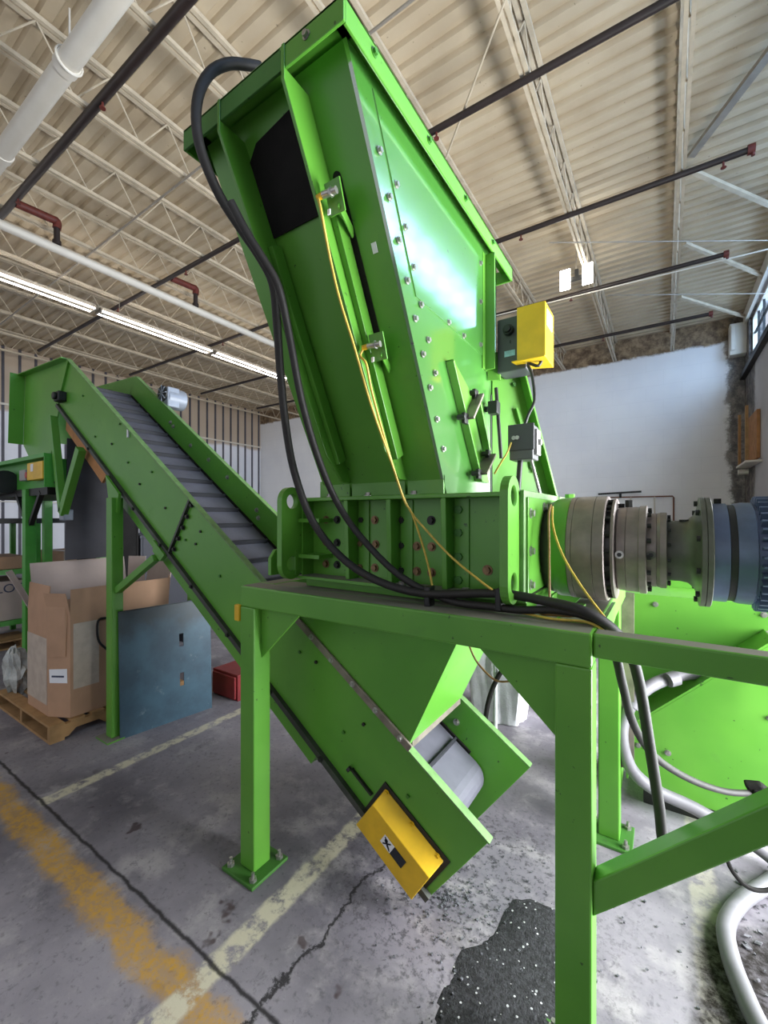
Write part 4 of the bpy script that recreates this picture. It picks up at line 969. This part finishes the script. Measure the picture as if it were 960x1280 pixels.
MB().prism([on_chamfer(.08, .40, .001), on_chamfer(.88, .405, .001), on_chamfer(.86, .515, .001), on_chamfer(.06, .505, .001)], n_ * .002).build('shipping_label', 'paper', gx)
MB().prism([on_chamfer(.18, .445, .0035), on_chamfer(.74, .448, .0035), on_chamfer(.74, .462, .0035), on_chamfer(.18, .459, .0035)], n_ * .001).build('label_print', 'navy_ink', gx)
MB().prism([on_chamfer(-.02, .60, .001), on_chamfer(.82, .61, .001), on_chamfer(.88, .93, .001), on_chamfer(.84, 1.07, .012), on_chamfer(0, 1.06, .012)], n_ * .006).build('torn_overlay', 'cardboard', gx)
MB().box(GX1 + .001, GX1 + .003, GY0 + cy + .02, GY0 + cy + .20, .35, .86).build('stretch_film', 'tape', gx)
MB().box(GX0 + ch, GX1 - ch - .02, GY0 - .003, GY0 - .001, .22, .74).build('stretch_film', 'tape', gx)
MB().tube([(GX1 + .012, 1.68, .86), (GX1 + .012, 1.60, .86), (GX1 + .012, 1.585, .78), (GX1 + .012, 1.60, .68), (GX1 + .012, 1.66, .60)], .009, 8).build('strap', 'black', gx)
# crumpled film beside the gaylord
def crumple(c, r, n, name, mat, seed):
    rnd = random.Random(seed); m = MB(); rows, cols = n, n * 2; v = []
    for i in range(rows + 1):
        th = math.pi * i / rows
        for k in range(cols):
            ph = 2 * math.pi * k / cols; q = 1 + rnd.uniform(-.28, .28)
            v.append((c[0] + r[0] * q * math.sin(th) * math.cos(ph), c[1] + r[1] * q * math.sin(th) * math.sin(ph), max(.004, c[2] + r[2] * q * math.cos(th))))
    f = [(i * cols + k, (i + 1) * cols + k, (i + 1) * cols + (k + 1) % cols, i * cols + (k + 1) % cols) for i in range(rows) for k in range(cols)]
    m.add(v, f); return m.build(name, mat)
tag(crumple((-4.86, 1.36, .30), (.13, .08, .20), 9, 'plastic_film', 'film', 3), 'crumpled clear plastic film standing left of the cardboard box', 'plastic film')
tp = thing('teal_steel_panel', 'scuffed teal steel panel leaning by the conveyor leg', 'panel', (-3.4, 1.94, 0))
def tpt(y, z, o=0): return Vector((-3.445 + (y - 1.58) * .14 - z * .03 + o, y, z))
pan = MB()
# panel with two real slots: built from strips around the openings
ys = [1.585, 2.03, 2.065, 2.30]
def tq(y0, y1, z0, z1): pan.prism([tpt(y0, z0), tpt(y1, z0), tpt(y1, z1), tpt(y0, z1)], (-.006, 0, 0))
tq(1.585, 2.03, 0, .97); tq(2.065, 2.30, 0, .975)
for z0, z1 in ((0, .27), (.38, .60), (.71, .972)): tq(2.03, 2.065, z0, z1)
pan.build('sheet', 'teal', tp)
pan = MB(); pan.prism([tpt(1.585, .962, .0), tpt(2.30, .968, 0), tpt(2.30, .975, .025), tpt(1.585, .97, .025)], (0, 0, .005)); pan.build('top_fold', 'teal', tp)
tag(MB().box(-3.62, -3.25, 2.5, 2.85, 0, .24).box(-3.60, -3.27, 2.48, 2.5, .02, .22).build('red_steel_box', 'red_dark', None, .006), 'low dark red steel box on the floor behind the teal panel', 'box')

# black curtain and bins behind the conveyor leg
tag(MB().prism([(-4.60, 1.66, 2.42), (-4.60, 2.06, 2.42), (-4.64, 2.06, 1.29), (-4.64, 1.66, 1.29)], (-.012, 0, 0)).build('rubber_curtain', 'curtain'), 'tall black rubber curtain hanging under the conveyor head', 'curtain')
def bin_(name, label, x0, x1, y0, y1, z1, mat):
    o = thing(name, label, 'bin', ((x0 + x1) / 2, (y0 + y1) / 2, 0))
    b = MB(); w_ = .03
    b.box(x0, x1, y0, y0 + w_, .12, z1).box(x0, x1, y1 - w_, y1, .12, z1).box(x0, x0 + w_, y0 + w_, y1 - w_, .12, z1).box(x1 - w_, x1, y0 + w_, y1 - w_, .12, z1).box(x0 + w_, x1 - w_, y0 + w_, y1 - w_, .12, .16)
    b.build('walls', mat, o, .006)
    MB().box(x0 - .015, x1 + .015, y0 - .015, y0 + .02, z1 - .04, z1).box(x0 - .015, x1 + .015, y1 - .02, y1 + .015, z1 - .04, z1).box(x1 - .02, x1 + .015, y0 + .02, y1 - .02, z1 - .04, z1).box(x0 - .015, x0 + .02, y0 + .02, y1 - .02, z1 - .04, z1).build('rim', mat, o, .004)
    for x in (x0, x1 - .12):
        for y in (y0, y1 - .12): MB().box(x, x + .12, y, y + .12, 0, .12).build('foot', mat, o, .004)
bin_('bulk_bin', 'slate grey plastic bulk bin seen right of the conveyor leg', -6.2, -5.4, 2.72, 3.40, 1.46, 'bin_grey')
bin_('bulk_bin', 'tall dark bulk bin between black curtain and conveyor leg', -6.2, -5.4, 2.34, 2.70, 1.86, 'black_rubber')

# ------------------------------------------------------------------ receiving conveyor at the left edge
rv = thing('receiving_conveyor', 'raised green transfer conveyor with yellow guard under the conveyor head', 'conveyor', (-5.6, 1.9, 0))
RX0, RX1, RY0, RY1 = -7.0, -4.69, 1.54, 2.3
MB().box(RX0, RX1, RY0 + .05, RY0 + .06, 1.97, 2.235).box(RX0, RX1, RY1 - .01, RY1, 1.97, 2.235).build('side_plate', 'green_bench', rv)
MB().box(RX0, RX1, RY0 - .03, RY0 + .06, 2.235, 2.275).build('top_rail', 'green_bench', rv, .004)
MB().box(RX0, RX1, RY0 + .06, RY1 - .01, 2.10, 2.16).build('belt', 'cleat', rv)
MB().box(RX0, RX1 - .1, RY0 + .03, RY1 - .01, 1.90, 1.97).build('underside_pan', 'black_metal', rv)
MB().box(RX1, RX1 + .012, RY0 - .03, RY1, 1.965, 2.235).build('end_plate', 'green_bench', rv, .003)
for z in (2.01, 2.10, 2.19): bolt(rv, (RX1 + .012, RY0 + .06, z), (1, 0, 0), .012, 'black_metal')
MB().box(-5.10, -4.72, RY0 - .03, RY0 + .05, 2.04, 2.205).build('guard_cover', 'yellow', rv, .006)
MB().box(-5.0, -4.94, RY0 - .033, RY0 - .03, 2.12, 2.19).build('sticker', 'paper', rv)
MB().cyl((-5.20, RY0 + .05, 2.10), (-5.20, RY0 - .01, 2.10), .03, 16).build('stop_button', 'red', rv)
MB().box(-5.42, -5.25, RY0, RY0 + .05, 2.05, 2.16).build('gear_unit', 'blade_light', rv, .01)
MB().cyl((-6.3, RY0 - .04, 2.05), (-5.65, RY0 - .04, 2.05), .12, 18).box(-6.3, -6.22, RY0 - .18, RY0 + .1, 1.9, 2.2).build('drive_motor', 'black_metal', rv, .004)
for x in (-5.335, -6.9):
    for y in (RY0, RY1 - .1):
        l = MB().box(x, x + .09, y, y + .09, .01, 1.965).build('leg', 'green_bench', rv, .004)
        MB().box(x - .04, x + .13, y - .04, y + .13, 0, .01).build('base_plate', 'green_bench', l)
for x, s in ((-5.335, -1), (-5.245, 1)):
    MB().bar((x, RY0 + .045, 1.62), (x + s * .28, RY0 + .045, 1.93), .04, .04, (0, 1, 0)).build('knee_brace', 'black_metal', rv)

# storage rack with boxes behind
rk = thing('storage_rack', 'green steel rack with shelves along the left edge', 'rack', (-7.8, 2.4, 0))
for x in (-7.24, -8.2):
    for y in (.9, 2.22, 3.9):
        MB().box(x, x + .06, y, y + .06, 0, 1.66).build('post', 'green_bench', rk)
for z, mt in ((1.60, 'black_metal'), (.93, 'green_bench'), (.26, 'green_bench')):
    for x in (-7.19, -8.15):
        MB().box(x - .03, x + .02, .8, 4.0, z, z + .065).build('shelf_rail', mt, rk)
    MB().box(-8.15, -7.22, .9, 3.9, z + .045, z + .06).build('shelf_board', 'wood' if z < 1.5 else 'black_metal', rk)
def carton(name, label, x0, x1, y0, y1, z0, z1, mat='cardboard'):
    o = thing(name, label, 'box', ((x0 + x1) / 2, (y0 + y1) / 2, z0))
    MB().box(x0, x1, y0, y1, z0, z1).build('carton', mat, o, .006)
    MB().box(x0 - .001, x1 + .001, (y0 + y1) / 2 - .025, (y0 + y1) / 2 + .025, z0 + .002, z1 + .001).build('tape', 'tape', o)
    return o
c = carton('printed_box', 'pale carton printed LOT on the lower rack shelf', -7.9, -7.215, .95, 2.14, .325, .84, 'cardboard_in')
def text(body, size, loc, parent, mat):
    cu = bpy.data.curves.new('lettering', 'FONT'); cu.body = body; cu.size = size; cu.extrude = .0008; cu.align_x = 'CENTER'; cu.align_y = 'CENTER'
    o = bpy.data.objects.new('lettering', cu); sc.collection.objects.link(o); cu.materials.append(M[mat])
    bpy.context.view_layer.update()
    me = bpy.data.meshes.new_from_object(o.evaluated_get(bpy.context.evaluated_depsgraph_get())); bpy.data.objects.remove(o)
    o = bpy.data.objects.new('lettering', me); sc.collection.objects.link(o)
    o.parent = parent; o.location = Vector(loc) - Vector(parent['_loc']); o.rotation_euler = (R(90), 0, R(90)); return o
text('LOT', .16, (-7.2125, 1.96, .74), c, 'navy_ink')
carton('cardboard_box', 'shallow brown tray box on the upper rack shelf, left of the green post', -7.9, -7.26, 1.0, 2.14, .995, 1.16)
carton('cardboard_box', 'brown box with yellow label on the upper rack shelf, right of the post', -7.9, -7.26, 2.35, 2.85, .995, 1.19)
tag(MB().box(-7.4, -6.95, 1.4, 2.1, .0, .02).box(-7.4, -6.95, 1.42, 1.5, .02, .1).box(-7.4, -6.95, 2.0, 2.08, .02, .1).box(-7.42, -6.94, 1.4, 2.1, .1, .12).build('small_pallet', 'wood'), 'small wooden pallet lying on the floor under the rack', 'pallet')

# white bag behind the conveyor tail, with stake
def bulk_bag(cx, cy, rx, ry, h):
    m = MB(); rows, cols = 26, 72; v = []; f = []
    for i in range(rows + 1):
        u = i / rows; prof = (.90 + .16 * math.sin(math.pi * min(1, u * 1.15)) ) * (1 if u < .8 else 1 - ((u - .8) / .2) ** 2 * .55)
        for k in range(cols):
            ph = 2 * math.pi * k / cols
            fold = 1 + (.03 + .05 * u) * math.sin(9 * ph + 2.5 * math.sin(3 * u + 1)) + .03 * math.sin(17 * ph + 6 * u)
            sq = 1 / max(abs(math.cos(ph)), abs(math.sin(ph))) ** .45
            v.append((cx + rx * prof * fold * sq * math.cos(ph), cy + ry * prof * fold * sq * math.sin(ph), .004 + u * h + (.03 * math.sin(5 * ph) if u > .9 else 0)))
    f = [(i * cols + k, i * cols + (k + 1) % cols, (i + 1) * cols + (k + 1) % cols, (i + 1) * cols + k) for i in range(rows) for k in range(cols)]
    m.add(v, f, True); m.add(v[rows * cols:], [tuple(range(cols))])
    return m.build('bulk_bag', 'bag')
tag(bulk_bag(-1.18, 3.6, .24, .22, 1.05), 'white woven bulk bag standing behind the conveyor tail', 'bag')
tag(MB().cyl((-.93, 2.75, 0), (-.93, 2.75, .95), .014, 10).build('white_stake', 'paper'), 'thin white upright post beside the bulk bag', 'post')
cable('floor_cord', 'black cord drooping beside the white bulk bag', 'cord', [(-.72, 2.75, .95), (-.80, 2.75, .80), (-.90, 2.74, .66), (-.97, 2.74, .48), (-1.0, 2.74, .3)], .016, 'hose')

# ------------------------------------------------------------------ back wall bits
cp = thing('copper_pipework', 'copper water pipe frame with black valve handle on the white wall', 'pipe', (-.5, YB, 1.5))
MB().tube([(-1.3, 13.44, 2.22), (.2, 13.44, 2.22), (.22, 13.44, 2.18), (.22, 13.44, .3)], .018, 8, False).build('pipe', 'copper', cp)
for x in (-.75, -.2): MB().cyl((x, 13.44, .3), (x, 13.44, 2.22), .018, 8).build('riser', 'off_white', cp)
MB().bar((-1.55, 13.40, 2.32), (-.5, 13.40, 2.36), .05, .05).build('valve_handle', 'black', cp)
MB().cyl((-1.0, 13.44, 2.2), (-1.0, 13.42, 2.34), .03, 10).build('valve_stem', 'black_metal', cp)
sf = thing('wooden_wall_shelf', 'narrow wooden shelf frame on the stained right wall corner', 'shelf', (1.5, 12.0, 2.8))
MB().box(1.40, 1.655, 11.3, 12.7, 2.80, 2.84).build('shelf_board', 'off_white', sf)
for y in (12.5, 11.5): MB().box(1.42, 1.47, y, y + .08, 2.84, 4.0).build('upright', 'wood', sf)
MB().box(1.60, 1.655, 11.5, 12.58, 2.9, 3.9).build('back_board', 'plywood', sf)
MB().cyl((1.42, 12.55, 2.70), (1.60, 12.55, 2.70), .06, 12).build('bracket', 'off_white', sf)
tag(MB().box(1.34, 1.66, 13.2, 13.5, 5.6, 6.35).box(1.36, 1.44, 13.16, 13.2, 5.7, 6.3).build('corner_duct', 'off_white', None, .01), 'white and rusty box section in the upper right wall corner', 'box section')
tag(MB().tube([(-15.8, 12.4, 2.9), (-15.6, 12.4, 2.9)], .03, 8, False).box(-15.7, -15.4, 12.1, 12.7, 2.85, 2.9).build('wall_bracket', 'black_metal'), 'small dark bracket on the far left wall corner', 'bracket')

for o in list(bpy.data.objects):
    if '_loc' in o: del o['_loc']
